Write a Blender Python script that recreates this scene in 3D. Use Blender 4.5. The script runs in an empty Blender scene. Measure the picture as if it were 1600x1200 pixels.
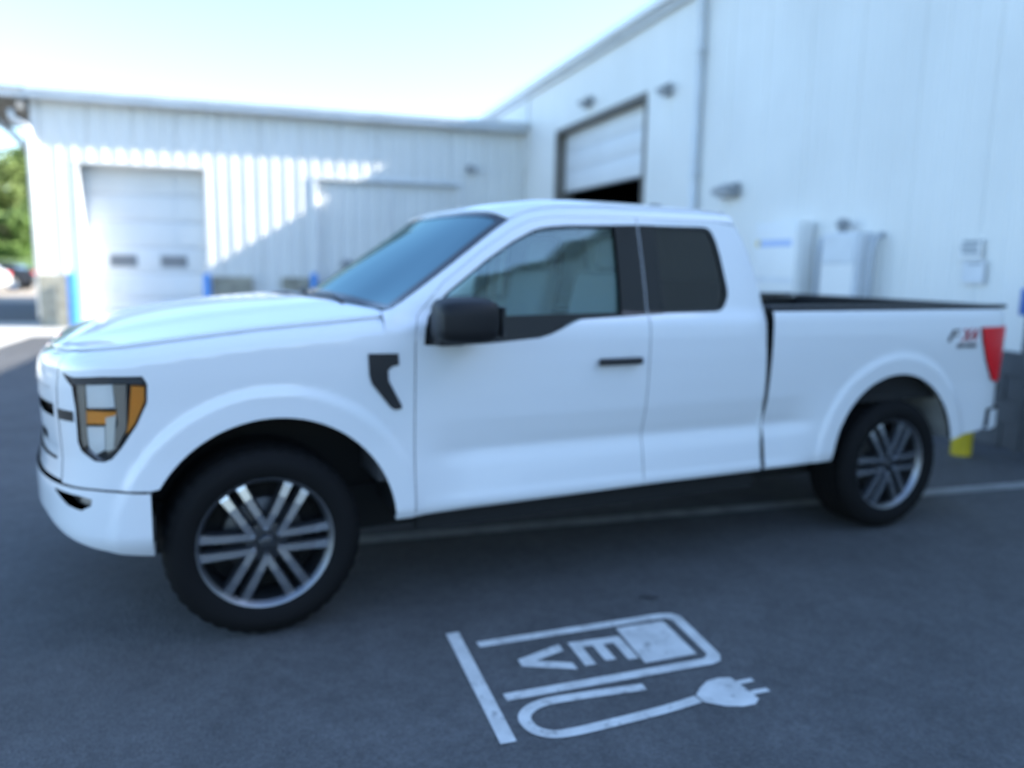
import bpy, bmesh, math, random
import numpy as np
from mathutils import Vector, Matrix
from mathutils.geometry import delaunay_2d_cdt

scene = bpy.context.scene
COL = scene.collection
R = math.radians

# ------------------------------------------------------------------ camera
CAM = np.array([0.01144, -3.29111, 1.57638])
YAW, PITCH, ROLL, FPX = 0.30294, 0.15004, 0.01861, 1240.0
cd = bpy.data.cameras.new('camera'); cam = bpy.data.objects.new('camera', cd); COL.objects.link(cam)
_f = Vector((math.sin(YAW)*math.cos(PITCH), math.cos(YAW)*math.cos(PITCH), -math.sin(PITCH)))
_r = Vector((math.cos(YAW), -math.sin(YAW), 0)); _u = _r.cross(_f)
_r2 = _r*math.cos(ROLL)+_u*math.sin(ROLL); _u2 = -_r*math.sin(ROLL)+_u*math.cos(ROLL)
cam.matrix_world = Matrix(((_r2.x, _u2.x, -_f.x, CAM[0]), (_r2.y, _u2.y, -_f.y, CAM[1]), (_r2.z, _u2.z, -_f.z, CAM[2]), (0, 0, 0, 1)))
cd.sensor_width = 36; cd.lens = FPX/1600*36; cd.clip_start = .05; cd.clip_end = 3000
cd.dof.use_dof = True; cd.dof.focus_distance = 1.75; cd.dof.aperture_fstop = 1.2     # the snapshot missed focus: everything is a little soft
scene.camera = cam
scene.render.resolution_x, scene.render.resolution_y = 1024, 768

# ------------------------------------------------------------------ sky, sun, exposure
TO_SUN = Vector((1, -.22, .61)).normalized()
world = bpy.data.worlds.new('World'); scene.world = world; world.use_nodes = True
wn = world.node_tree.nodes; wl = world.node_tree.links
sky = wn.new('ShaderNodeTexSky'); sky.sky_type = 'NISHITA'; sky.sun_disc = False
sky.sun_elevation = math.asin(TO_SUN.z); sky.sun_rotation = math.atan2(TO_SUN.x, TO_SUN.y)
sky.air_density = 1.0; sky.dust_density = .8; sky.ozone_density = 3.2
tint = wn.new('ShaderNodeVectorMath'); tint.operation = 'MULTIPLY'; tint.inputs[1].default_value = (.97, 1.005, 1.02)   # the camera's cool daylight balance
wl.new(sky.outputs[0], tint.inputs[0]); wl.new(tint.outputs[0], wn['Background'].inputs[0]); wn['Background'].inputs[1].default_value = .15
sd = bpy.data.lights.new('sun', 'SUN'); sd.energy = 4.2; sd.angle = R(.53); sd.color = (1, .95, .86)
sun = bpy.data.objects.new('sun', sd); COL.objects.link(sun); sun.location = (30, -10, 30)
sun.rotation_euler = TO_SUN.to_track_quat('Z', 'Y').to_euler()
scene.view_settings.view_transform = 'Standard'; scene.view_settings.look = 'None'
scene.view_settings.exposure = 1.82; scene.view_settings.gamma = 1

# ------------------------------------------------------------------ materials
MATS = {}
def mat(name, col, rough=.5, metal=0, coat=0, spec=.5, noise=None, bump=None, trans=0, emit=None):
    """noise = (scale, amount) colour mottling; bump = (scale, strength, distance)"""
    m = bpy.data.materials.new(name); m.use_nodes = True; nt = m.node_tree; b = nt.nodes['Principled BSDF']
    c4 = (*col, 1)
    b.inputs['Base Color'].default_value = c4; b.inputs['Roughness'].default_value = rough
    b.inputs['Metallic'].default_value = metal; b.inputs['Coat Weight'].default_value = coat; b.inputs['Coat Roughness'].default_value = .04
    b.inputs['Specular IOR Level'].default_value = spec
    tc = nt.nodes.new('ShaderNodeTexCoord')
    if noise:
        n = nt.nodes.new('ShaderNodeTexNoise'); n.inputs['Scale'].default_value = noise[0]; n.inputs['Detail'].default_value = 6
        r = nt.nodes.new('ShaderNodeMapRange'); r.inputs[3].default_value = 1-noise[1]; r.inputs[4].default_value = 1+noise[1]
        r.inputs[1].default_value = .3; r.inputs[2].default_value = .7
        mx = nt.nodes.new('ShaderNodeVectorMath'); mx.operation = 'SCALE'; mx.inputs[0].default_value = col
        nt.links.new(tc.outputs['Object'], n.inputs['Vector']); nt.links.new(n.outputs[0], r.inputs[0])
        nt.links.new(r.outputs[0], mx.inputs['Scale']); nt.links.new(mx.outputs[0], b.inputs['Base Color'])
    if bump:
        n2 = nt.nodes.new('ShaderNodeTexNoise'); n2.inputs['Scale'].default_value = bump[0]; n2.inputs['Detail'].default_value = 4
        bp = nt.nodes.new('ShaderNodeBump'); bp.inputs['Strength'].default_value = bump[1]; bp.inputs['Distance'].default_value = bump[2]
        nt.links.new(tc.outputs['Object'], n2.inputs['Vector']); nt.links.new(n2.outputs[0], bp.inputs['Height']); nt.links.new(bp.outputs[0], b.inputs['Normal'])
    if emit: b.inputs['Emission Color'].default_value = (*emit[0], 1); b.inputs['Emission Strength'].default_value = emit[1]
    MATS[name] = m; return m
def glass(name, tint, rough=.0, refl=1.0, ior=1.6):
    m = bpy.data.materials.new(name); m.use_nodes = True; nt = m.node_tree; nt.nodes.remove(nt.nodes['Principled BSDF'])
    o = nt.nodes['Material Output']; t = nt.nodes.new('ShaderNodeBsdfTransparent'); t.inputs[0].default_value = (*tint, 1)
    g = nt.nodes.new('ShaderNodeBsdfGlossy'); g.inputs['Roughness'].default_value = rough; g.inputs['Color'].default_value = (*(refl if isinstance(refl, tuple) else (refl,)*3), 1)
    f = nt.nodes.new('ShaderNodeFresnel'); f.inputs[0].default_value = ior
    mx = nt.nodes.new('ShaderNodeMixShader'); nt.links.new(f.outputs[0], mx.inputs[0]); nt.links.new(t.outputs[0], mx.inputs[1]); nt.links.new(g.outputs[0], mx.inputs[2])
    nt.links.new(mx.outputs[0], o.inputs[0]); MATS[name] = m; return m
def asphalt():
    m = bpy.data.materials.new('asphalt'); m.use_nodes = True; nt = m.node_tree; b = nt.nodes['Principled BSDF']; L = nt.links.new
    tc = nt.nodes.new('ShaderNodeTexCoord')
    def noise(s, d=5, ro=.55):
        n = nt.nodes.new('ShaderNodeTexNoise'); n.inputs['Scale'].default_value = s; n.inputs['Detail'].default_value = d; n.inputs['Roughness'].default_value = ro
        L(tc.outputs['Object'], n.inputs['Vector']); return n.outputs[0]
    def rng(x, a, bb, lo, hi):
        r = nt.nodes.new('ShaderNodeMapRange'); r.inputs[1].default_value = a; r.inputs[2].default_value = bb; r.inputs[3].default_value = lo; r.inputs[4].default_value = hi
        L(x, r.inputs[0]); return r.outputs[0]
    def mul(x, y):
        q = nt.nodes.new('ShaderNodeMath'); q.operation = 'MULTIPLY'; L(x, q.inputs[0]); L(y, q.inputs[1]); return q.outputs[0]
    v = nt.nodes.new('ShaderNodeTexVoronoi'); v.inputs['Scale'].default_value = 95; L(tc.outputs['Object'], v.inputs['Vector'])
    sp = nt.nodes.new('ShaderNodeSeparateColor'); L(v.outputs['Color'], sp.inputs[0])
    k = mul(mul(mul(rng(noise(.35), .3, .7, .84, 1.18), rng(noise(1.3, 8, .65), .60, .72, 1.0, .80)), rng(noise(3.2), .3, .7, .86, 1.12)), mul(rng(sp.outputs[0], 0, 1, .82, 1.20), rng(noise(14, 3), .35, .65, .90, 1.08)))
    sc = nt.nodes.new('ShaderNodeVectorMath'); sc.operation = 'SCALE'; sc.inputs[0].default_value = (.093, .093, .095); L(k, sc.inputs['Scale']); L(sc.outputs[0], b.inputs['Base Color'])
    b.inputs['Roughness'].default_value = .82; b.inputs['Specular IOR Level'].default_value = .35
    bp = nt.nodes.new('ShaderNodeBump'); bp.inputs['Strength'].default_value = .6; bp.inputs['Distance'].default_value = .006
    L(v.outputs['Distance'], bp.inputs['Height']); L(bp.outputs[0], b.inputs['Normal']); MATS['asphalt'] = m
asphalt()
mat('paint_white', (.80, .81, .82), .32, coat=1, spec=.5)
mat('plastic_black', (.018, .018, .020), .42)
mat('gloss_black', (.010, .010, .012), .12)
mat('rubber', (.007, .007, .0075), .8, spec=.2, bump=(60, .2, .002))
mat('liner_black', (.010, .010, .010), .9)
mat('liner_grey', (.34, .34, .32), .7, noise=(6, .2))
mat('alloy', (.64, .65, .67), .27, metal=1)
mat('alloy_dark', (.060, .063, .070), .35, metal=.6)
mat('alloy_lip', (.30, .31, .33), .42, metal=1); mat('line_worn', (.30, .30, .29), .75, noise=(7, .3), bump=(70, .4, .003)); mat('brake', (.12, .12, .12), .5, metal=.8)
mat('chrome', (.75, .75, .76), .12, metal=1)
mat('lamp_reflector', (.80, .82, .85), .10, metal=1)
mat('lamp_bezel', (.34, .30, .26), .4); mat('lamp_cell', (.90, .91, .93), .3); mat('grille_silver', (.62, .64, .66), .35, coat=.3); mat('mirror_black', (.010, .010, .011), .55, spec=.3); mat('base_dark', (.085, .09, .098), .8, noise=(4, .15)); mat('box_blue', (.05, .13, .40), .5); mat('stripe_pale', (.40, .52, .78), .5)
mat('lamp_back', (.045, .046, .05), .3); mat('lamp_white', (.78, .76, .72), .25)
mat('amber', (.90, .33, .03), .3, coat=.3)
mat('tail_red', (.78, .010, .016), .3, spec=.3)
mat('badge_grey', (.07, .05, .055), .4); mat('badge_red', (.45, .03, .04), .4)
glass('glass_clear', (.80, .97, .98), ior=2.2, refl=(.74, .98, 1.0)); glass('glass_privacy', (.045, .05, .05)); glass('glass_shield', (.55, .74, .78), refl=(.22, .33, .35), ior=1.5); glass('lens', (.97, .98, .98), ior=1.45)
mat('interior', (.10, .10, .105), .8); mat('seat_cloth', (.22, .22, .225), .9, bump=(120, .3, .002))
mat('panel_white', (.735, .735, .705), .42, spec=.4, noise=(.7, .05))
mat('trim_white', (.77, .77, .75), .45, noise=(1.2, .04))
mat('gutter', (.66, .69, .71), .5, noise=(2, .08))
mat('door_white', (.72, .735, .735), .45, noise=(1.2, .04))
mat('taupe', (.17, .155, .135), .7, noise=(4, .12))
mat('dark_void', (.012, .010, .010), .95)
mat('block', (.36, .34, .27), .9, noise=(5, .22), bump=(30, .5, .006))
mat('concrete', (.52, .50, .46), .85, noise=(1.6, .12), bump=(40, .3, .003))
mat('bollard_blue', (.075, .29, .72), .45, noise=(6, .12)); mat('bollard_yellow', (.62, .47, .02), .5, noise=(6, .15))
mat('pane_grey', (.20, .21, .23), .25); mat('conduit_grey', (.44, .47, .50), .5); mat('grey_metal', (.22, .235, .25), .5, noise=(5, .1)); mat('pale_grey', (.66, .68, .70), .5, noise=(5, .05))
mat('fixture', (.30, .31, .32), .5); mat('soffit', (.36, .34, .31), .8, noise=(3, .1))
mat('print_blue', (.10, .24, .55), .5); mat('print_yellow', (.70, .52, .10), .5); mat('print_grey', (.33, .36, .38), .6)
mat('road_paint', (.62, .62, .60), .65, noise=(9, .16), bump=(70, .4, .003))
def wear(m, scale, lo, hi, dark):
    nt = MATS[m].node_tree; b = nt.nodes['Principled BSDF']; src = b.inputs['Base Color'].links[0].from_socket
    n = nt.nodes.new('ShaderNodeTexNoise'); n.inputs['Scale'].default_value = scale; n.inputs['Detail'].default_value = 8; n.inputs['Roughness'].default_value = .7
    tc = nt.nodes.new('ShaderNodeTexCoord'); nt.links.new(tc.outputs['Object'], n.inputs['Vector'])
    r = nt.nodes.new('ShaderNodeMapRange'); r.inputs[1].default_value = lo; r.inputs[2].default_value = hi; nt.links.new(n.outputs[0], r.inputs[0])
    x = nt.nodes.new('ShaderNodeMix'); x.data_type = 'RGBA'; x.inputs[7].default_value = (*dark, 1); nt.links.new(r.outputs[0], x.inputs[0]); nt.links.new(src, x.inputs[6]); nt.links.new(x.outputs[2], b.inputs['Base Color'])
wear('road_paint', 16, .55, .72, (.16, .16, .16))
mat('tar', (.050, .050, .052), .6)
mat('grass', (.085, .14, .030), .95, noise=(.6, .25))
mat('leaf', (.095, .160, .030), .7, noise=(.35, .35)); mat('leaf_dry', (.12, .165, .04), .7, noise=(.35, .3)); mat('bark', (.07, .055, .04), .9, noise=(8, .3))
mat('car_white', (.80, .80, .80), .3, coat=1); mat('car_dark', (.03, .033, .04), .3, coat=1); mat('car_glass', (.02, .025, .03), .08)
mat('dirt', (.36, .31, .25), .95, noise=(.5, .15))

# ------------------------------------------------------------------ helpers
def obj(name, verts, faces, m, parent=None, smooth=False, normals=None, fmats=None):
    me = bpy.data.meshes.new(name); me.from_pydata([tuple(map(float, v)) for v in verts], [], [tuple(map(int, f)) for f in faces]); me.update()
    for k in (m if isinstance(m, (list, tuple)) else [m]): me.materials.append(MATS[k])
    if fmats is not None: me.polygons.foreach_set('material_index', fmats)
    if smooth: me.polygons.foreach_set('use_smooth', [True]*len(me.polygons) if smooth is True else list(smooth))
    if normals is not None: me.normals_split_custom_set_from_vertices([tuple(map(float, n)) for n in normals])
    o = bpy.data.objects.new(name, me); COL.objects.link(o)
    if parent is not None: o.parent = parent
    return o
def bobj(name, bm, m, parent=None, smooth=False):
    me = bpy.data.meshes.new(name); bm.normal_update(); bm.to_mesh(me); bm.free()
    for k in (m if isinstance(m, (list, tuple)) else [m]): me.materials.append(MATS[k])
    if smooth:
        me.polygons.foreach_set('use_smooth', [True]*len(me.polygons)); me.set_sharp_from_angle(angle=R(40))
    o = bpy.data.objects.new(name, me); COL.objects.link(o)
    if parent is not None: o.parent = parent
    return o
def empty(name, label=None, cat=None, group=None, loc=(0, 0, 0), rz=0):
    o = bpy.data.objects.new(name, None); COL.objects.link(o); o.location = loc; o.rotation_euler = (0, 0, rz); o.empty_display_size = .2
    return tag(o, label, cat, group)
def tag(o, label=None, cat=None, group=None, kind=None):
    for k, v in (('label', label), ('category', cat), ('group', group), ('kind', kind)):
        if v: o[k] = v
    return o
def box(bm, a, b, bev=0, seg=2, mi=0):
    c = [(a[i]+b[i])/2 for i in range(3)]; s = [abs(b[i]-a[i]) for i in range(3)]
    r = bmesh.ops.create_cube(bm, size=1, matrix=Matrix.Translation(c) @ Matrix.Diagonal((*s, 1)))
    fs = {f for v in r['verts'] for f in v.link_faces}
    for f in fs: f.material_index = mi
    if bev:
        es = list({e for v in r['verts'] for e in v.link_edges})
        bmesh.ops.bevel(bm, geom=es, offset=bev, segments=seg, affect='EDGES', profile=.5, material=mi if mi else -1)
    return bm
def nbox(name, a, b, m, parent=None, bev=0, seg=2): return bobj(name, box(bmesh.new(), a, b, bev, seg), m, parent, bev > 0)
def lathe(prof, n=48, axis='z', c=(0, 0, 0)):
    """prof: (radius, height)"""
    V, F = [], []
    for i in range(n):
        a = 2*math.pi*i/n
        for r, h in prof:
            p = (r*math.cos(a), r*math.sin(a), h)
            if axis == 'y': p = (p[0], p[2], p[1])
            if axis == 'x': p = (p[2], p[0], p[1])
            V.append((p[0]+c[0], p[1]+c[1], p[2]+c[2]))
    k = len(prof)
    for i in range(n):
        j = (i+1) % n
        for t in range(k-1):
            q = (i*k+t, j*k+t, j*k+t+1, i*k+t+1)
            F.append(q[::-1] if axis == 'y' else q)
    return V, F
def tube(path, rad, n=8, cap=True):
    V, F = [], []
    P = [Vector(p) for p in path]
    for i, p in enumerate(P):
        d = (P[min(i+1, len(P)-1)]-P[max(i-1, 0)]).normalized()
        a = d.orthogonal().normalized() if i == 0 else (a - d*a.dot(d)).normalized()
        b = d.cross(a); r = rad[i] if isinstance(rad, (list, tuple)) else rad
        V += [tuple(p+(a*math.cos(2*math.pi*k/n)+b*math.sin(2*math.pi*k/n))*r) for k in range(n)]
    for i in range(len(P)-1):
        for k in range(n): F.append((i*n+k, i*n+(k+1) % n, (i+1)*n+(k+1) % n, (i+1)*n+k))
    if cap: F.append(tuple(range(n))[::-1]); F.append(tuple((len(P)-1)*n+k for k in range(n)))
    return V, F
def prism(poly, y0, y1, axis='y'):
    """poly in (a,b) extruded along axis"""
    n = len(poly)
    def P(a, b, t): return (a, t, b) if axis == 'y' else ((a, b, t) if axis == 'z' else (t, a, b))
    V = [P(a, b, y0) for a, b in poly]+[P(a, b, y1) for a, b in poly]
    F = [tuple(range(n)), tuple(range(2*n-1, n-1, -1))]+[(i, n+i, n+(i+1) % n, (i+1) % n) for i in range(n)]
    bm = bmesh.new(); vs_ = [bm.verts.new(v) for v in V]
    for f in F: bm.faces.new([vs_[i] for i in f])
    bmesh.ops.recalc_face_normals(bm, faces=bm.faces[:]); return bm
def sheet(name, poly, z, m, parent=None):
    bm = bmesh.new(); f = bm.faces.new([bm.verts.new((x, y, z)) for x, y in poly]); bm.normal_update()
    if f.normal.z < 0: f.normal_flip()
    bmesh.ops.triangulate(bm, faces=bm.faces[:])
    return bobj(name, bm, m, parent)
def ribbon(pts, w):
    """flat strip of width w along a 2-d path -> outline"""
    P = np.array(pts, float); d = np.gradient(P, axis=0); d /= np.linalg.norm(d, axis=1)[:, None]; n = np.stack([-d[:, 1], d[:, 0]], 1)*w/2
    return np.vstack([P+n, (P-n)[::-1]])
def text_mesh(name, s, size, m, parent, mtx, extrude=.001, shear=0):
    cu = bpy.data.curves.new(name, 'FONT'); cu.body = s; cu.size = size; cu.extrude = extrude; cu.shear = shear; cu.offset = size*.008; cu.align_x = 'CENTER'; cu.align_y = 'CENTER'
    t = bpy.data.objects.new(name, cu); COL.objects.link(t); bpy.context.view_layer.update()
    me = bpy.data.meshes.new_from_object(t.evaluated_get(bpy.context.evaluated_depsgraph_get())); bpy.data.objects.remove(t)
    me.materials.clear(); me.materials.append(MATS[m]); me.name = name
    o = bpy.data.objects.new(name, me); COL.objects.link(o); o.parent = parent; o.matrix_local = mtx; return o

# ------------------------------------------------------------------ ground
XW, YB = 6.5, 16.67            # face of the tall building (runs along y), face of the low building (runs along x)
g = sheet('grass_ground', [(-1500, -1500), (1500, -1500), (1500, 1500), (-1500, 1500)], -.012, 'grass'); tag(g, 'mown green grass beyond the paved yard', 'grass', kind='structure')
g = sheet('dirt_yard', [(-60, 27.5), (-4, 27.5), (-4, 63), (-60, 63)], -.008, 'dirt'); tag(g, 'sunlit tan gravel yard behind the low building', 'yard', kind='structure')
bmb = prism([(64, -.02), (80, 1.30), (240, 1.8), (240, -.5), (64, -.5)], -160, 20, 'x'); g = bobj('grass_bank', bmb, 'grass'); tag(g, 'low green grass bank under the trees', 'grass', kind='structure')
def ground_grid():
    xs = np.linspace(-45, 60, 60); ys = np.linspace(-60, 27.5, 50); V = [(x, y, 0) for y in ys for x in xs]; n = len(xs)
    return V, [(j*n+i, j*n+i+1, (j+1)*n+i+1, (j+1)*n+i) for j in range(len(ys)-1) for i in range(n-1)]
g = obj('asphalt_yard', *ground_grid(), 'asphalt'); tag(g, 'dark asphalt of the parking yard', 'asphalt', kind='structure')
ap = empty('concrete_apron', 'pale concrete apron slabs before the low building, one added to brighten sunlit ground', 'apron', loc=(-4, 14.45, 0)); tag(ap, kind='structure')
nbox('slab', (-9.2+4, -3.9, -.05), (-.40, -.02, .011), 'concrete', ap, .008, 1)  # extra pale slab added so the sunlit asphalt patch reads brighter
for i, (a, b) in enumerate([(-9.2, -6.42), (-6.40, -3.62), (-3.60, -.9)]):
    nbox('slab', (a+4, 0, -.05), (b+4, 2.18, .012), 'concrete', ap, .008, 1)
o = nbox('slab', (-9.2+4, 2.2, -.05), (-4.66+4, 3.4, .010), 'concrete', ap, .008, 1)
ln = sheet('parking_line', [(.30, 1.045), (6.3, 1.045), (6.3, 1.165), (.30, 1.165)], .004, 'line_worn')
tag(ln, 'long white painted bay line running under the pickup truck', 'line')
sheet_ = sheet('tar_stain', [(1.70, -.005), (1.76, -.012), (1.79, -.05), (1.74, -.065), (1.69, -.035)], .003, 'tar'); tag(sheet_, 'small dark tar spot on asphalt above the charging symbol', 'stain')

# charging-bay symbol, painted flat; its own up is +x, its right is -y
ev = empty('charging_symbol', 'white painted charging pump symbol with letters EV on asphalt', 'road marking', loc=(.72, -.56, 0))
def paint(name, pts, z=.0045): return sheet(name, [(x-.72, y+.56) for x, y in pts], z, 'road_paint', ev)
paint('base_bar', [(.715, -.155), (.772, -.152), (.775, -.975), (.718, -.978)])
paint('pump_outline', [(.822, -.262), (1.70, -.212), (1.755, -.222), (1.782, -.26), (1.762, -.63), (1.735, -.675), (1.69, -.69), (.815, -.732), (.814, -.682), (1.68, -.640), (1.712, -.61), (1.728, -.29), (1.705, -.262), (.824, -.312)])
paint('screen', [(1.445, -.297), (1.682, -.285), (1.672, -.597), (1.430, -.612)])
def LE(a, b): return (1.190+b*.235, -.368-a*.200)      # letter cell: a right 0..1, b up 0..1
t = .20
paint('letter_e', [LE(*p) for p in [(0, 0), (1, 0), (1, t), (.26, t), (.26, .40), (.92, .40), (.92, .60), (.26, .60), (.26, 1-t), (1, 1-t), (1, 1), (0, 1)]])
def LV(a, b): return (.945+b*.205, -.372-a*.215)
paint('letter_v', [LV(*p) for p in [(0, 1), (.37, 0), (.63, 0), (1, 1), (.74, 1), (.5, .33), (.26, 1)]])
cab_path = catm = [(1.345, -.775), (1.2, -.772), (1.07, -.770), (.97, -.772), (.90, -.790), (.852, -.830), (.840, -.880), (.858, -.935), (.905, -.970), (.98, -.976), (1.11, -.964), (1.29, -.943), (1.40, -.926), (1.50, -.905)]
def smooth2(pts, n=6):
    P = np.array(pts, float); P = np.vstack([2*P[0]-P[1], P, 2*P[-1]-P[-2]]); out = []
    for i in range(1, len(P)-2):
        for t_ in np.linspace(0, 1, n, endpoint=False):
            a, b, c, d = P[i-1:i+3]; out.append(.5*(2*b+(c-a)*t_+(2*a-5*b+4*c-d)*t_**2+(3*b-a-3*c+d)*t_**3))
    out.append(P[-2]); return np.array(out)
paint('cable', [tuple(p) for p in ribbon(smooth2(cab_path), .046)])
paint('plug', [(1.504, -.880), (1.55, -.835), (1.60, -.800), (1.655, -.792), (1.70, -.800), (1.706, -.83), (1.775, -.826), (1.776, -.850), (1.709, -.856), (1.713, -.905), (1.79, -.905), (1.792, -.931), (1.716, -.933), (1.718, -.965), (1.685, -.992), (1.63, -.995), (1.57, -.975), (1.51, -.930)])

# ------------------------------------------------------------------ buildings
PITCH_ = .30
def rib_profile(a, b, rh=.024):
    """(along, out) points of the ribbed sheet between a and b; major ribs every 0.30, two minor swages between"""
    pts = [(a, 0)]
    k = math.floor(a/PITCH_)-1
    while k*PITCH_ < b+PITCH_:
        c = k*PITCH_
        for d, h in ((-.036, 0), (-.016, rh), (.016, rh), (.036, 0), (.100, 0), (.107, .004), (.125, .004), (.132, 0), (.168, 0), (.175, .004), (.193, .004), (.200, 0)):
            if a+.0005 < c+d < b-.0005: pts.append((c+d, h))
        k += 1
    pts.append((b, 0)); return sorted(set(pts))
def rib_sheet(name, a, b, z0, z1, place, parent, m='panel_white', rh=.024):
    P = rib_profile(a, b, rh); n = len(P)
    V = [place(s, h, z0) for s, h in P]+[place(s, h, z1) for s, h in P]
    F = [(i, i+1, n+i+1, n+i) for i in range(n-1)]
    return obj(name, V, F, m, parent)
def wall(parent, a0, a1, z1, place, openings, nm='wall_panel', rh=.024):
    W = .90; k = math.floor(a0/W)
    while k*W < a1-.01:
        a, b = max(a0, k*W), min(a1, (k+1)*W); k += 1
        cuts = sorted({a, b, *[x for o_ in openings for x in o_[:2] if a+.001 < x < b-.001]})
        for c, d in zip(cuts, cuts[1:]):
            z0 = 0
            for (x0, x1, zt) in openings:
                if x0-.001 <= c and d <= x1+.001: z0 = zt
            rib_sheet(nm, c, d, z0, z1, place, parent, rh=rh)

# --- low building at the back left
LB = empty('low_building', 'low white ribbed metal building with overhead door and canopy', 'building', loc=(-4.6, YB, 0))
ox, oy = 4.6, -YB
def LP(x, y, z): return (x+ox, y+oy, z)
plB = lambda s, h, z: LP(s, YB-h, z)
wall(LB, -4.62, XW-.02, 4.97, plB, [(-3.84, -1.22, 3.62), (1.26, 4.74, 3.50)])
nbox('corner_trim', LP(-4.68, YB-.05, 0), LP(-4.56, YB+.10, 4.96), 'trim_white', LB, .006, 1)
nbox('corner_trim', LP(6.36, YB-.045, 0), LP(6.455, YB+.02, 4.96), 'trim_white', LB, .006, 1)
nbox('end_wall', LP(-4.64, YB+.02, 0), LP(-4.60, YB+12, 4.95), 'panel_white', LB)
# eave: fascia, gutter, roof sheet
nbox('gutter', LP(-9.4, YB-.35, 4.86), LP(6.42, YB-.23, 5.01), 'gutter', LB, .012, 2)
nbox('soffit', LP(-4.62, YB-.25, 4.90), LP(6.44, YB+.02, 4.94), 'trim_white', LB)
bmr = prism([(YB-.40, 5.015), (YB+13, 5.75), (YB+13, 5.83), (YB-.40, 5.075)], -4.66, 6.44, 'x'); bmesh.ops.translate(bmr, verts=bmr.verts[:], vec=(ox, oy, 0)); bobj('roof', bmr, 'gutter', LB)
# open canopy that carries on past the end wall
bmr = prism([(YB-.38, 4.99), (YB+4.2, 5.10), (YB+4.2, 5.20), (YB-.38, 5.07)], -9.5, -4.70, 'x'); bmesh.ops.translate(bmr, verts=bmr.verts[:], vec=(ox, oy, 0)); bobj('canopy_roof', bmr, 'soffit', LB)
for i in range(4):
    y = YB+.15+i*1.25
    nbox('purlin', LP(-9.45, y, 4.80), LP(-4.72, y+.08, 4.985), 'soffit', LB)
for x in (-9.2, -4.86): nbox('rafter', LP(x, YB-.30, 4.62), LP(x+.12, YB+4.1, 4.79), 'soffit', LB)
V, F = tube([LP(-4.72, YB+.05, 3.75), LP(-5.05, YB+.05, 4.15), LP(-5.6, YB+.05, 4.62)], .07, 8); obj('canopy_brace', V, F, 'soffit', LB, True)
nbox('canopy_post', LP(-9.25, YB+.02, 0), LP(-9.10, YB+.17, 4.62), 'soffit', LB); nbox('canopy_post', LP(-9.25, YB+3.6, 0), LP(-9.10, YB+3.75, 4.62), 'soffit', LB)
# downspout elbow catching the sun at the corner
V, F = tube([LP(-5.02, YB-.10, 4.62), LP(-5.01, YB-.10, 4.46), LP(-4.95, YB-.10, 4.40), LP(-4.78, YB-.10, 4.33), LP(-4.72, YB-.10, 4.26), LP(-4.71, YB-.10, 4.1), LP(-4.71, YB-.10, .2)], .066, 10)
obj('downspout', V, F, 'trim_white', LB, True)
# overhead door
nbox('door_header', LP(-3.92, YB-.03, 3.60), LP(-1.14, YB+.62, 3.645), 'trim_white', LB, .006, 1)
for x in (-3.92, -1.22): nbox('door_jamb', LP(x, YB-.028, 0), LP(x+.09, YB+.62, 3.60), 'trim_white', LB, .006, 1)
for i in range(6):
    z0 = .01+i*.60; yd = YB+.54
    dsec = nbox('door_section', LP(-3.83, yd, z0), LP(-1.22, yd+.045, z0+.592), 'door_white', LB, .006, 2)
    for j in range(4):
        if i == 2 and j in (0, 1, 2, 3): continue
        nbox('raised_panel', LP(-3.74+j*.63, yd-.006, z0+.10), LP(-3.22+j*.63, yd+.003, z0+.49), 'door_white', dsec, .003, 1)
    if i == 2:
        for (x0, x1) in ((-3.39, -2.80), (-2.30, -1.71)):
            fr = bobj('door_window', box(bmesh.new(), LP(x0, yd-.012, 1.345), LP(x1, yd+.004, 1.63), .01), 'grey_metal', dsec)
            nbox('pane', LP(x0+.05, yd-.014, 1.39), LP(x1-.05, yd-.010, 1.585), 'pane_grey', dsec)
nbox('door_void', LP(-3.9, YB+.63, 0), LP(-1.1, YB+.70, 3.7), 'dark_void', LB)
# big closed sliding door, two ribbed leaves set back under a header track
plS = lambda s, h, z: LP(s, YB+.10-h, z)
for (a, b) in ((1.27, 2.995), (3.005, 4.73)):
    lf = rib_sheet('sliding_door_leaf', a, b, .03, 3.47, plS, LB)
    nbox('leaf_edge', LP(a, YB+.055, .03), LP(a+.05, YB+.115, 3.47), 'trim_white', lf); nbox('leaf_edge', LP(b-.05, YB+.055, .03), LP(b, YB+.115, 3.47), 'trim_white', lf)
nbox('door_track', LP(1.18, YB-.055, 3.48), LP(4.84, YB+.06, 3.57), 'gutter', LB, .006, 1)
for x in (1.19, 4.75): nbox('door_jamb', LP(x, YB-.05, 0), LP(x+.08, YB+.2, 3.475), 'trim_white', LB, .006, 1)
nbox('door_void', LP(1.15, YB+.2, 0), LP(4.85, YB+.3, 3.6), 'dark_void', LB)
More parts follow.
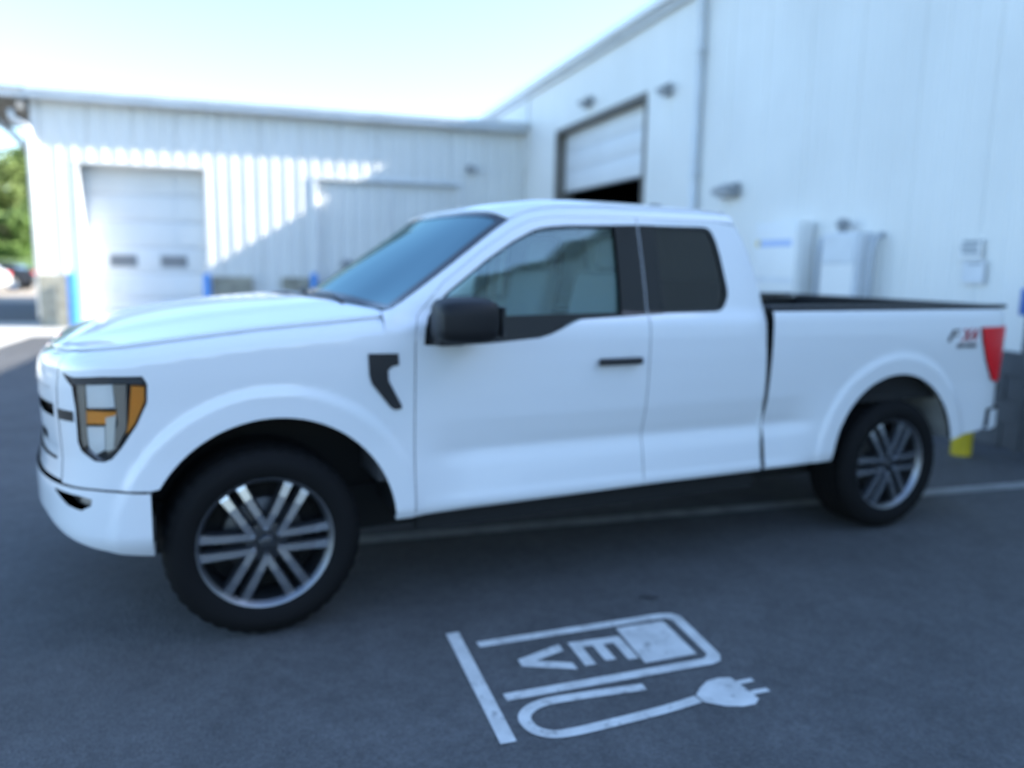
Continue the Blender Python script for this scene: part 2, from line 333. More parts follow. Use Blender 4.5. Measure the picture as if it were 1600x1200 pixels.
# concrete block piers beside the door
for (a, b, dep) in ((-4.70, -4.06, .22), (-1.14, -.24, .20), (.42, 1.12, .18)):
    r = 0
    for z in np.arange(0, 1.14, .195):
        x = a - (.2 if r % 2 else 0)
        while x < b-.02:
            x0, x1 = max(x, a), min(x+.392, b)
            if x1-x0 > .05: nbox('block', LP(x0+.003, YB-dep+.002*random.Random(int(x*97+z*31)).random(), z+.003), LP(x1-.003, YB-.045, z+.190), 'block', LB, .004, 1)
            x += .398
        r += 1
def bollard(name, x, y, r, h, m, label, cat='bollard', group=None):
    o_ = empty(name, label, cat, group, loc=(x, y, 0))
    V, F = lathe([(r, 0), (r, h-.05)], 24); obj('post', V, F, m, o_, True)
    V, F = lathe([(r, h-.05), (r*.96, h-.02), (r*.75, h+.015), (r*.4, h+.035), (.001, h+.04)], 24); obj('cap', V, F, m, o_, True)
    if m != 'bollard_yellow': V, F = lathe([(r+.05, .0), (r+.05, .012), (r+.045, .018), (r, .018)], 24); m == 'bollard_yellow' or obj('collar', V, F, 'concrete', o_)
    return o_
bollard('bollard', -3.98, YB-.42, .115, 1.20, 'bollard_blue', 'sunlit blue bollard left of the overhead door', group='blue bollards')
bollard('bollard', -1.24, YB-.30, .085, 1.20, 'bollard_blue', 'blue bollard right of the overhead door', group='blue bollards')
bollard('bollard', 1.16, YB-.30, .085, 1.24, 'bollard_blue', 'blue bollard beside the wide sliding door', group='blue bollards')
def lamp(name, loc, rz, label, w=.3):
    o_ = empty(name, label, 'lamp', loc=loc, rz=rz)    # local -y points out of the wall
    nbox('back_plate', (-w/2, -.05, -.10), (w/2, .0, .10), 'fixture', o_, .01, 2)
    bm = prism([(-.05, .09), (-.20, .02), (-.20, -.04), (-.05, -.085)], -w*.45, w*.45, 'x'); bobj('hood', bm, 'fixture', o_)
    bm = prism([(-.19, -.045), (-.06, -.088), (-.06, -.10), (-.19, -.06)], -w*.40, w*.40, 'x'); bobj('lens', bm, 'pale_grey', o_)
    return o_
lamp('wall_lamp', (5.05, YB-.033, 3.91), 0, 'small grey wall lamp high right of the sliding door', .22)
lamp('wall_lamp', (1.95, YB+.06, 1.52), 0, 'small dark fitting low on the sliding door', .2)

# --- tall building on the right
TB = empty('tall_building', 'tall white ribbed metal building with half open overhead door', 'building', loc=(XW, 0, 0))
def TP(x, y, z): return (x-XW, y, z)
plT = lambda s, h, z: TP(XW-h, -s, z)           # s = -y so that the sheet faces -x
DY0, DY1, DZ = 9.90, 14.30, 4.50
wall(TB, -28, 16, 5.80, plT, [(-DY1, -DY0, DZ)], rh=.010)
nbox('eave_trim', TP(XW-.10, -16.05, 5.70), TP(XW+.02, 28.05, 5.79), 'gutter', TB, .008, 1)
nbox('gutter', TP(XW-.20, -16.05, 5.80), TP(XW-.04, 28.05, 5.95), 'trim_white', TB, .015, 2)
bmr = prism([(XW-.06, 5.96), (XW+14, 6.9), (XW+14, 6.98), (XW-.06, 6.02)], -16, 28, 'y'); bmesh.ops.translate(bmr, verts=bmr.verts[:], vec=(-XW, 0, 0)); bobj('roof', bmr, 'gutter', TB)
nbox('back_wall', TP(XW+14, -16, 0), TP(XW+14.1, 28, 6.8), 'panel_white', TB); nbox('end_wall', TP(XW+.02, -16.05, 0), TP(XW+14, -16, 6.0), 'panel_white', TB); nbox('end_wall', TP(XW+.02, 28, 0), TP(XW+14, 28.05, 6.0), 'panel_white', TB)
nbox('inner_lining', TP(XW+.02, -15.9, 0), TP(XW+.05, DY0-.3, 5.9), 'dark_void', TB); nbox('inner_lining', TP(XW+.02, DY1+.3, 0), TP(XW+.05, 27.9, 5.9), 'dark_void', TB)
# doorway: reveal, sections pulled part way up, dark inside
nbox('door_soffit', TP(XW-.035, DY0-.06, DZ), TP(XW+.42, DY1+.06, DZ+.10), 'taupe', TB)
nbox('door_jamb', TP(XW-.035, DY1, 0), TP(XW+.42, DY1+.10, DZ-.002), 'taupe', TB); nbox('door_jamb', TP(XW-.030, DY0-.08, 0), TP(XW+.42, DY0, DZ-.002), 'taupe', TB)
for i in range(3):
    z0 = 3.23+i*.43
    sec = nbox('door_section', TP(XW+.20, DY0+.005, z0), TP(XW+.25, DY1-.005, z0+.424), 'door_white', TB, .006, 2)
nbox('door_seal', TP(XW+.21, DY0+.005, 3.19), TP(XW+.24, DY1-.005, 3.228), 'plastic_black', TB)
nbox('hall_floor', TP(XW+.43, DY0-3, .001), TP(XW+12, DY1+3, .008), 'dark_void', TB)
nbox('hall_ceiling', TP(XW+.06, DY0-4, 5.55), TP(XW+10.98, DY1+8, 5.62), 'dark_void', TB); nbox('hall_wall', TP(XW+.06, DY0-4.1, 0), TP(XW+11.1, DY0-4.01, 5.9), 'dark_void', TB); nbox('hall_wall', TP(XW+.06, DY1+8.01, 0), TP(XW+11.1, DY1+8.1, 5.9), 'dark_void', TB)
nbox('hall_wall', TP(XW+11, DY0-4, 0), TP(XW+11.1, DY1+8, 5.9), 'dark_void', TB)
for x, y, r_ in ((XW-.10, 7.95, .06),):
    V, F = tube([TP(x-.03, y, 5.80), TP(x-.03, y, 5.66), TP(x+.01, y, 5.5), TP(x+.01, y, .25), TP(x-.10, y, .12)], r_, 10); obj('downspout', V, F, 'gutter', TB, True)
    for z in (1.2, 3.0, 4.8): nbox('strap', TP(x-.06, y-.09, z), TP(XW-.03, y+.09, z+.03), 'gutter', TB)
nbox('corner_trim', TP(XW-.055, YB-.22, 4.0), TP(XW-.005, YB-.06, 5.69), 'trim_white', TB, .005, 1)
# dark painted block base along the foot of the wall, in courses
for (a, b) in ((-8.0, DY0-.10),):
    r = 0
    for z in (0, .22, .44, .66):
        y = a-(.3 if r % 2 else 0)
        while y < b-.02:
            y0, y1 = max(y, a), min(y+.592, b)
            if y1-y0 > .05: nbox('base_block', TP(XW-.105, y0+.003, z+.002), TP(XW-.036, y1-.003, z+.217), 'base_dark', TB, .004, 1)
            y += .598
        r += 1
lamp('wall_lamp', (XW-.033, 12.42, 4.88), -R(90), 'grey wall lamp above the half open overhead door', .34)
lamp('wall_lamp', (XW-.033, 9.0, 4.46), -R(90), 'small grey lamp between overhead door and downspout', .20)
lamp('wall_lamp', (XW-.033, 6.98, 2.68), -R(90), 'large grey wall pack lamp right of the downspout', .46)
# cabinets on the wall
u1 = empty('wall_cabinet', 'wide white cabinet with blue stripe against the tall wall', 'cabinet', loc=(XW-.036, 5.52, 0))
nbox('body', (-.20, -.46, .92), (0, .47, 2.16), 'trim_white', u1, .015, 2); nbox('door', (-.222, -.43, .96), (-.202, .44, 2.12), 'trim_white', u1, .006, 2)
nbox('stripe', (-.2245, -.33, 1.86), (-.2225, .33, 1.94), 'stripe_pale', u1); nbox('stripe_mark', (-.2245, .335, 1.86), (-.2225, .40, 1.94), 'print_yellow', u1)
nbox('vent_panel', (-.226, -.38, 1.40), (-.2225, .38, 1.47), 'pale_grey', u1)
for y in (-.36, .30): nbox('leg', (-.19, y, 0), (-.11, y+.07, .92), 'grey_metal', u1)
u2 = empty('meter_cabinet', 'narrow pale grey cabinet with knob on top, beside the white cabinet', 'cabinet', loc=(XW-.036, 4.36, 0))
nbox('body', (-.20, -.30, .06), (0, .29, 2.0), 'pale_grey', u2, .012, 2); nbox('upper_door', (-.215, -.27, 1.66), (-.202, .26, 1.97), 'gutter', u2, .004, 1); nbox('lower_door', (-.215, -.27, .12), (-.202, .26, 1.64), 'trim_white', u2, .004, 1)
V, F = lathe([(.05, 2.0), (.05, 2.06), (.075, 2.07), (.075, 2.13), (.03, 2.16), (.001, 2.165)], 16, 'z', (-.10, .08, 0)); obj('knob', V, F, 'fixture', u2, True)
nbox('base', (-.21, -.32, 0), (0, .31, .06), 'concrete', u2)
for y, lab in ((4.80, 'dark conduit pipe between the two wall cabinets'), (3.92, 'dark conduit pipe right of the narrow grey cabinet')):
    V, F = tube([(XW-.16, y, .0), (XW-.16, y, 1.75), (XW-.13, y, 1.93), (XW-.034, y, 1.97)], .035, 10); tag(obj('conduit', V, F, 'conduit_grey', None, True), lab, 'pipe')
def sign(loc, w, h, lab, rows):
    o_ = empty('wall_sign', lab, 'sign', loc=loc)
    nbox('plate', (-.006, -w/2, -h/2), (0, w/2, h/2), 'pale_grey' if rows == 1 else 'trim_white', o_)
    if rows > 1:
        for k in range(rows): nbox('print_line', (-.0075, -w*(.40-.05*(k % 2)), h*(.30-.26*k)-.012), (-.0065, w*(.42-.08*((k+1) % 2)), h*(.30-.26*k)+.026), 'print_grey', o_)
    else: nbox('print_line', (-.0075, -w*.34, h*.30), (-.0065, w*.3, h*.40), 'print_grey', o_)
sign((XW-.034, 2.76, 1.80), .26, .19, 'small white notice with dark print on the tall wall', 3)
sign((XW-.034, 2.70, 1.585), .25, .22, 'small grey plate just below the printed notice', 1)
st = empty('service_post', 'blue box with yellow top on a grey post by the right edge', 'service post', loc=(6.27, 1.88, 0))
nbox('post', (-.035, -.035, 0), (.035, .035, 1.22), 'base_dark', st, .005, 1); nbox('foot', (-.12, -.12, 0), (.12, .12, .02), 'base_dark', st)
nbox('blue_box', (-.08, -.15, 1.22), (.08, .07, 1.455), 'box_blue', st, .015, 2); nbox('yellow_top', (-.07, -.13, 1.455), (.07, .045, 1.545), 'bollard_yellow', st, .03, 3)
bollard('bollard', 5.80, 2.02, .082, 1.02, 'bollard_yellow', 'yellow bollard behind the tail of the pickup truck')
# ---- truck skin: u runs along the left flank from nose centre to tail, v runs up ----
def catmull(pts, n=40):
    P=np.array(pts,float); P=np.vstack([2*P[0]-P[1],P,2*P[-1]-P[-2]]); out=[]
    for i in range(1,len(P)-2):
        t=np.linspace(0,1,n,endpoint=False)[:,None]
        a,b,c,d=P[i-1:i+3]
        out.append(.5*((2*b)+(c-a)*t+(2*a-5*b+4*c-d)*t**2+(3*b-a-3*c+d)*t**3))
    out.append(P[-2][None]); return np.vstack(out)
_f=catmull([(-.30,.0),(-.40,.004),(-.50,.017),(-.59,.048),(-.67,.105),(-.735,.19),(-.79,.31),(-.84,.48),(-.875,.72),(-.89,1.0)])
_r=catmull([(4.42,0),(4.50,.004),(4.58,.018),(4.645,.05),(4.685,.10),(4.70,.18),(4.705,.5),(4.71,1.0)])
def _arc(a): return np.concatenate([[0],np.cumsum(np.hypot(*np.diff(a,axis=0).T))])
_PU=np.concatenate([(-.30-_arc(_f))[::-1],np.linspace(-.29,4.41,200),4.42+_arc(_r)])
_PX=np.concatenate([_f[::-1,0],np.linspace(-.29,4.41,200),_r[:,0]])
_PY=np.concatenate([_f[::-1,1],np.zeros(200),_r[:,1]])
U0,U1=_PU[0],_PU[-1]
_g=np.linspace(U0,U1,3000)
_tx=np.gradient(np.interp(_g,_PU,_PX)); _ty=np.gradient(np.interp(_g,_PU,_PY))
_k=np.hanning(41); _k/=_k.sum()
_tx=np.convolve(np.pad(_tx,20,'edge'),_k,'valid'); _ty=np.convolve(np.pad(_ty,20,'edge'),_k,'valid')
_ln=np.hypot(_tx,_ty); _nx=_ty/_ln; _ny=-_tx/_ln      # outward normal
def ss(a,b,x):
    t=np.clip((x-a)/(b-a),0,1); return t*t*(3-2*t)
def table(pairs,sm=.012):
    x=np.arange(.3,2.2,.002); y=np.interp(x,[p[0] for p in pairs],[p[1] for p in pairs])
    n=int(sm*4/.002)|1; k=np.hanning(n+2); k/=k.sum(); h=len(k)//2
    return x,np.convolve(np.pad(y,h,'edge'),k,'valid')
_GH=[(1.36,.047),(1.45,.066),(1.58,.100),(1.70,.135),(1.80,.167),(2.1,.27)]
T_DOOR=table([(.40,.07),(.445,.035),(.465,.010),(.495,.0),(.53,.010),(.60,.020),(.66,.030),(.715,.048),(.735,.050),(.78,.036),(.88,.014),(1.0,.005),(1.12,.0),(1.23,.0),(1.285,.004),(1.315,.014),(1.34,.034)]+_GH,.010)
T_FEN=table([(.40,.05),(.45,.02),(.49,.004),(.60,.006),(.80,.012),(1.0,.008),(1.12,.002),(1.22,.0),(1.285,.002),(1.315,.012),(1.34,.034)]+_GH)
T_BED=table([(.40,.06),(.48,.02),(.53,.006),(.70,.008),(.90,.010),(1.10,.002),(1.22,.0),(1.30,.003),(1.34,.012),(1.365,.03),(1.5,.1)])
T_NOSE=table([(.40,.06),(.46,.012),(.52,.0),(.66,.0),(.72,.012),(.80,.020),(1.0,.012),(1.08,.016),(1.15,.03),(1.4,.10)])
_VE=([-2.0,-1.5,-1.0,-.75,-.5,-.3,0,.3,.64,.9],[1.105,1.115,1.13,1.145,1.165,1.19,1.225,1.25,1.28,1.30])   # shoulder start of the fender
def ve(u): return np.interp(u,*_VE)
_VS=([.50,.60,.82,1.01,1.15,1.26,1.40,1.6,2.3,2.5,2.66],[1.30,1.345,1.495,1.63,1.725,1.773,1.797,1.808,1.812,1.805,1.79])
def vs(u):
    w=.05; return sum(np.interp(u+d,*_VS)*k for d,k in ((-w,.25),(0,.5),(w,.25)))
AF=(0.04,.435,.508); AR=(3.655,.462,.508)        # wheel arches cx, cz, r
def skin(u,v,mode='side',off=0.0):
    """mode side: fenders, doors, bedside; v past the shoulder bends over the top"""
    u=np.asarray(u,float); v=np.asarray(v,float)
    cz=ss(.60,.95,u)*(1-ss(2.80,3.12,u))
    wn=1-ss(-.95,-.55,u)
    wb=(u>2.64)
    isf=(u<.637)
    if mode in('cab','glass'): isf=np.zeros_like(isf); wb=np.zeros_like(wb)
    v0=np.where(isf,ve(u),np.where(wb,1.325,vs(u)))
    vl=np.minimum(v,v0)
    a=np.interp(vl,*T_FEN); d=np.interp(vl,*T_DOOR); b=np.interp(vl,*T_BED); n=np.interp(vl,*T_NOSE)
    ins=a*(1-cz)+d*cz
    ins=np.where(wb,b*(1-cz)+d*cz*(vl<1.2)+b*cz*(vl>=1.2),ins)
    ins=ins*(1-wn)+n*wn
    for (cx,czz,r) in (AF,AR):
        rho=np.hypot(u-cx,v-czz)
        ins=ins-.013*(1-ss(r+.085,r+.14,rho))*ss(.30,.50,v)
    ins=ins+np.where((~wb)&(u>2.4),.022*np.clip((u-2.46)/.15,0,2)**2*ss(.9,1.3,v),0)
    if mode=='glass': ins=np.maximum(ins,.047+(vl-1.36)*.235)
    # over the shoulder
    e=np.maximum(v-v0,0)
    R=np.where(isf,.075,np.where(wb,.035,.085))
    th0=np.where(isf|wb,np.radians(86),np.radians(72)); th1=np.where(isf,np.radians(14),np.where(wb,np.radians(2),np.radians(12)))
    sp=(th0-th1)*R
    e1=np.minimum(e,sp); th=th0-e1/R
    e2=e-e1
    # direction (di,dz) = (cos th, sin th): integrate
    di2=R*(np.sin(th0)-np.sin(th)); dz2=R*(np.cos(th)-np.cos(th0))
    z=vl+dz2+e2*np.sin(th1); ins=ins+di2+e2*np.cos(th1)
    px=np.interp(u,_PU,_PX); py=np.interp(u,_PU,_PY); nx=np.interp(u,_g,_nx); ny=np.interp(u,_g,_ny)
    k=off-ins
    return np.stack([px+nx*k,py+ny*k,z],-1)
def vend(u,cab=False):
    u=np.asarray(u,float)
    if cab: return vs(u)+.085*np.radians(60)
    return ve(u)+.075*np.radians(72)
# ------------------------------------------------------------------ pickup truck (local: x to the rear, y to its right, left flank at y = 0)
TR = empty('pickup_truck', 'white extended cab pickup truck with black mirrors and alloy wheels', 'pickup truck', rz=0.1371)
CY = 1.0
def inpoly(P, poly):
    x, y = P[:, 0], P[:, 1]; n = len(poly); c = np.zeros(len(P), bool)
    for i in range(n):
        x0, y0 = poly[i]; x1, y1 = poly[(i+1) % n]
        if y0 == y1: continue
        k = ((y0 > y) != (y1 > y)) & (x < (x1-x0)*(y-y0)/(y1-y0)+x0); c ^= k
    return c
def dens(poly, step):
    out = []
    for i in range(len(poly)):
        a = np.array(poly[i], float); b = np.array(poly[(i+1) % len(poly)], float); n = max(1, int(math.ceil(np.linalg.norm(b-a)/step)))
        out += [tuple(a+(b-a)*k/n) for k in range(n)]
    return out
def panel(name, outline, m, holes=(), mode='side', off=0., step=.028, rim=.02, sides='l', parent=None, fn=None):
    """sheet-metal panel: triangulated in (u,v), wrapped on the skin, with folded edges and true surface normals"""
    fn = fn or (lambda u, v: skin(u, v, mode, off))
    loops = [dens(outline, step)]+[dens(h, step) for h in holes]
    V2, E, rings = [], [], []
    for lp in loops:
        b = len(V2); V2 += lp; idx = list(range(b, b+len(lp))); rings.append(idx); E += [(idx[i], idx[(i+1) % len(idx)]) for i in range(len(idx))]
    A = np.array(outline); u0, v0 = A.min(0); u1, v1 = A.max(0)
    gu, gv = np.meshgrid(np.arange(u0+step/2, u1, step), np.arange(v0+step/2, v1, step)); gu = gu+(np.arange(gu.shape[0]) % 2)[:, None]*step*.5
    G = np.stack([gu.ravel(), gv.ravel()], 1)
    k = inpoly(G, loops[0])
    for h in loops[1:]: k &= ~inpoly(G, h)
    G = G[k]; B = np.array(V2)
    if len(G):
        d2 = np.min(((G[:, None, :]-B[None])**2).sum(-1), 1); G = G[d2 > (step*.45)**2]
    V2 = V2+[tuple(p) for p in G]
    vo, eo, fo, ov, oe, of = delaunay_2d_cdt([Vector(p) for p in V2], E, [], 0, 1e-7, True)
    W = np.array([(p.x, p.y) for p in vo]); T = np.array([list(f) for f in fo]); cen = W[T].mean(1)
    k = inpoly(cen, loops[0])
    for h in loops[1:]: k &= ~inpoly(cen, h)
    T = T[k]
    P = fn(W[:, 0], W[:, 1]); h = .002
    du = fn(W[:, 0]+h, W[:, 1])-fn(W[:, 0]-h, W[:, 1]); dv = fn(W[:, 0], W[:, 1]+h)-fn(W[:, 0], W[:, 1]-h)
    N = np.cross(du, dv); N /= np.linalg.norm(N, axis=1)[:, None]+1e-12
    fwd = {}
    for i, src in enumerate(ov):
        for s_ in src: fwd[s_] = i
    V = [P]; F = [T]; NN = [N]; n = len(P); sm = [np.ones(len(T), bool)]
    for ring in rings:
        ids = np.array([fwd[i] for i in ring]); L = len(ids); a = P[ids]; b = a-N[ids]*rim
        V += [a, b]; q = np.array([(n+i, n+(i+1) % L, n+L+(i+1) % L, n+L+i) for i in range(L)])
        # outward direction of the rim
        t = np.roll(a, -1, 0)-a; rn = np.cross(t, N[ids]); rn /= np.linalg.norm(rn, axis=1)[:, None]+1e-12
        NN += [rn, rn]; F.append(q); n += 2*L; sm.append(np.zeros(L, bool))
    V = np.vstack(V); NN = np.vstack(NN); faces = [tuple(f) for blk in F for f in blk]; sm = list(np.concatenate(sm))
    outs = []
    def mk(V, faces, NN, sm): return obj(name, V, faces, m, parent or TR, sm, NN)
    Vm = V*[1, -1, 1]+[0, 2*CY, 0]; Nm = NN*[1, -1, 1]; Fm = [f[::-1] for f in faces]
    if sides == 'both': return mk(np.vstack([V, Vm]), faces+[tuple(i+len(V) for i in f) for f in Fm], np.vstack([NN, Nm]), sm+sm)
    if 'l' in sides: outs.append(mk(V, faces, NN, sm))
    if 'r' in sides: outs.append(mk(Vm, Fm, Nm, sm))
    return outs
def mobj(name, V, F, m, both=True, smooth=False, parent=None):
    """left object and its mirror on the right flank"""
    V = np.array(V, float); o1 = obj(name, V, F, m, parent or TR, smooth); o2 = None
    if both: o2 = obj(name, V*[1, -1, 1]+[0, 2*CY, 0], [f[::-1] for f in F], m, parent or TR, smooth)
    return o1, o2
def arc(c, a0, a1, n=40, dr=0):
    return [(c[0]+(c[2]+dr)*math.cos(R(a)), c[1]+(c[2]+dr)*math.sin(R(a))) for a in np.linspace(a0, a1, n)]
def topline(ua, ub, n, cab=False, d=0): return [(u, float(vend(u, cab))+d) for u in np.linspace(ua, ub, n)]

HL = [(-.80, 1.135), (-.715, 1.122), (-.58, 1.132), (-.44, 1.132), (-.424, 1.10), (-.428, 1.03), (-.468, .944), (-.528, .856), (-.567, .812), (-.600, .800), (-.640, .803), (-.700, .838), (-.716, .872), (-.713, 1.0), (-.725, 1.085)]
a_f0 = math.degrees(math.asin((.690-AF[1])/AF[2])); a_r = math.degrees(math.asin((.450-AF[1])/AF[2]))
FEN = [(-.838, .695), (-.640, .695), (-.43, .684)]+arc(AF, 180-a_f0, a_r)[0:]+[(.632, .452), (.632, 1.20)]+topline(.632, -.838, 50, d=.014)
panel('front_fender', FEN, 'paint_white', [HL], sides='lr', step=.017)
# bumper with lamp pocket
FOG = [(-.885, .672), (-.70, .664), (-.648, .655), (-.655, .628), (-.70, .606), (-.775, .618)]
BB = [(-.430, .416), (-.53, .430), (-.66, .455), (-.84, .50), (-1.0, .548), (-1.2, .568), (U0, .572)]
panel('front_bumper', BB+[(U0, .690), (-.838, .690), (-.640, .690), (-.430, .676)], 'paint_white', [FOG], off=.009, rim=.06, sides='both')
panel('fog_lamp_pocket', [(u-.01 if u < -.75 else u+.01, v+(.008 if v > .64 else -.008)) for u, v in FOG], 'plastic_black', off=-.035, rim=.01, sides='lr')
panel('fog_lamp', [(-.72, .655), (-.665, .650), (-.668, .632), (-.70, .624), (-.735, .635)], 'lamp_bezel', off=-.018, step=.012, rim=.02, sides='lr')
panel('air_dam', [(-.44, .405), (-.66, .435), (-.84, .475), (-1.0, .525), (U0, .550), (U0, .60), (-.84, .54), (-.44, .46)], 'plastic_black', off=-.04, rim=.02, sides='both')
# grille between the headlamps
GS = [(U0, .704), (-.846, .704), (-.846, 1.0)]+topline(-.846, U0, 24)
GH = [(U0+.0001, .775), (-.905, .775), (-.885, .80), (-.885, 1.02), (-.93, 1.065), (U0+.0001, 1.065)]
panel('grille_surround', [(U0, .704), (-.846, .704)]+topline(-.846, U0, 24, d=.014)+[(U0, 1.065), (-.93, 1.065), (-.885, 1.02), (-.885, .80), (-.905, .775), (U0, .775)], 'paint_white', sides='both')
panel('grille_mesh', [(U0, .76), (-.87, .76), (-.87, 1.075), (U0, 1.075)], 'plastic_black', off=-.055, sides='both')
for (v0, v1, o_) in ((.782, .828, -.008), (.870, .945, -.008), (.998, 1.058, -.008)):
    panel('grille_bar', [(U0, v0), (-.893, v0), (-.893, v1), (U0, v1)], 'grille_silver', off=o_, rim=.03, sides='both')
panel('grille_end', [(-1.06, .8285), (-.893, .8285), (-.893, .8695), (-1.06, .8695)], 'grille_silver', off=-.009, rim=.03, sides='lr')
for k in range(9): panel('grille_rib', [(-.93-k*.075, .945), (-.915-k*.075, .945), (-.915-k*.075, .997), (-.93-k*.075, .997)], 'plastic_black', off=-.03, rim=.02, step=.04, sides='both')
panel('grille_slot', [(-.842, .950), (-.728, .950), (-.728, .990), (-.842, .990)], 'plastic_black', off=.003, rim=.006, sides='lr')
# headlamps
def grow(poly, d):
    c = np.mean(poly, 0); return [tuple(c+(np.array(p)-c)*(1+d)) for p in poly]
for sd_ in 'lr':
    hb = panel('headlamp', grow(HL, .02), 'lamp_back', off=-.045, step=.03, rim=.01, sides=sd_)[0]
    def hp(nm, poly, m, off, rim=.03): panel(nm, poly, m, off=off, step=.02, rim=rim, sides=sd_, parent=hb)
    hp('brow', [(-.79, 1.130), (-.715, 1.116), (-.58, 1.126), (-.445, 1.126), (-.435, 1.10), (-.56, 1.106), (-.66, 1.098), (-.72, 1.092)], 'base_dark', -.006)
    hp('inner_bezel', [(-.712, 1.095), (-.668, 1.095), (-.678, .86), (-.70, .85), (-.710, .88)], 'lamp_bezel', -.012)
    hp('middle_bezel', [(-.548, 1.10), (-.500, 1.10), (-.510, .93), (-.552, .85), (-.590, .83), (-.540, .95)], 'lamp_bezel', -.012)
    hp('reflector', [(-.664, 1.094), (-.552, 1.100), (-.548, 1.010), (-.667, 1.006)], 'lamp_cell', -.014, .01)
    hp('turn_lamp', [(-.680, .996), (-.545, .994), (-.552, .948), (-.688, .944)], 'amber', -.014)
    hp('low_reflector', [(-.680, .934), (-.594, .936), (-.600, .846), (-.640, .826), (-.672, .850)], 'lamp_cell', -.014, .01)
    hp('running_lamp', [(-.586, .972), (-.545, .982), (-.562, .85), (-.594, .84)], 'lamp_white', -.010)
    hp('side_marker', [(-.482, 1.096), (-.436, 1.090), (-.438, 1.034), (-.478, .948), (-.512, .905), (-.500, .955)], 'amber', -.010)
    hp('lens', grow(HL, -.004), 'lens', -.001, .002)
# doors and windows
SEAM = [(.6365, 1.275), (.654, 1.344), (.787, 1.4895), (.987, 1.6345), (1.138, 1.729), (1.249, 1.7805), (1.36, 1.8025), (1.60, 1.8125), (1.8505, 1.8165)]
WF = [(.673, 1.222), (.785, 1.214), (1.03, 1.225), (1.235, 1.240), (1.29, 1.254), (1.34, 1.274), (1.42, 1.308), (1.47, 1.322), (1.709, 1.332), (1.80, 1.336), (1.80, 1.778), (1.717, 1.776), (1.45, 1.766), (1.357, 1.757), (1.30, 1.748), (1.253, 1.733), (1.145, 1.680), (1.005, 1.594), (.805, 1.450), (.74, 1.388), (.701, 1.340), (.680, 1.29)]
FD = [(.6365, .454)]+[(u, .456+.020*(u-.64)/1.2) for u in np.linspace(.75, 1.75, 8)]+[(1.8505, .476), (1.8505, 1.3)]+SEAM[::-1]
panel('front_door', FD, 'paint_white', [WF], mode='cab', sides='lr')
WR = [(1.93, 1.345), (2.285, 1.350), (2.325, 1.360), (2.350, 1.385), (2.372, 1.43), (2.374, 1.47), (2.352, 1.64), (2.335, 1.72), (2.318, 1.762), (2.298, 1.780), (2.268, 1.787), (1.94, 1.782)]
CE = [(2.622, .480), (2.622, 1.20), (2.621, 1.32), (2.614, 1.42), (2.575, 1.576), (2.535, 1.69), (2.500, 1.765), (2.480, 1.80)]
RD = [(1.8545, .477)]+CE+[(2.36, 1.8155), (1.8545, 1.8165)]
panel('rear_door', RD, 'paint_white', [WR], mode='cab', sides='lr')
PIL = [(.50, 1.24), (.575, 1.23), (.634, 1.24), (.634, 1.28), (.652, 1.346), (.786, 1.492), (.986, 1.637), (1.137, 1.731), (1.248, 1.783), (1.36, 1.805), (1.60, 1.815), (1.856, 1.819), (2.36, 1.818), (2.476, 1.806)]
panel('roof_rail', PIL+[(2.462, float(vend(2.462, True)))]+topline(2.45, .50, 60, True), 'paint_white', mode='cab', sides='lr')
# black pillar covers and belt trim, then the glass
panel('pillar_cover', [(1.700, 1.337), (1.846, 1.341), (1.846, 1.782), (1.713, 1.776)], 'gloss_black', mode='cab', off=.004, rim=.02, sides='lr')
panel('pillar_cover', [(1.858, 1.341), (1.945, 1.345), (1.955, 1.783), (1.858, 1.782)], 'gloss_black', mode='cab', off=.004, rim=.02, sides='lr')
panel('belt_trim', [(.677, 1.226), (.785, 1.218), (1.03, 1.229), (1.235, 1.244), (1.34, 1.278), (1.42, 1.312), (1.47, 1.326), (1.70, 1.336), (1.70, 1.350), (1.40, 1.347), (1.10, 1.342), (.86, 1.338), (.80, 1.345), (.80, 1.440), (.74, 1.384), (.705, 1.340), (.684, 1.29)], 'gloss_black', mode='glass', off=-.004, rim=.01, sides='lr')
panel('door_glass', [(.69, 1.25), (1.45, 1.31), (1.79, 1.33), (1.79, 1.785), (1.45, 1.776), (1.30, 1.758), (1.145, 1.69), (1.005, 1.604), (.795, 1.458), (.70, 1.36)], 'glass_clear', mode='glass', off=-.016, rim=.003, sides='lr')
panel('rear_side_glass', [(1.92, 1.34), (2.30, 1.342), (2.36, 1.38), (2.383, 1.45), (2.36, 1.66), (2.325, 1.77), (2.27, 1.795), (1.92, 1.79)], 'glass_privacy', mode='glass', off=-.012, rim=.003, sides='lr')
def ring(poly, d):
    P = np.array(poly); n = len(P); t = np.roll(P, -1, 0)-np.roll(P, 1, 0); t /= np.linalg.norm(t, axis=1)[:, None]; nn = np.stack([-t[:, 1], t[:, 0]], 1); return [tuple(p) for p in P+nn*d]
panel('window_seal', WF, 'plastic_black', [ring(WF, .012)], mode='glass', off=-.006, rim=.01, sides='lr')
panel('window_seal', WR, 'plastic_black', [ring(WR, .016)], mode='glass', off=-.004, rim=.01, sides='lr')
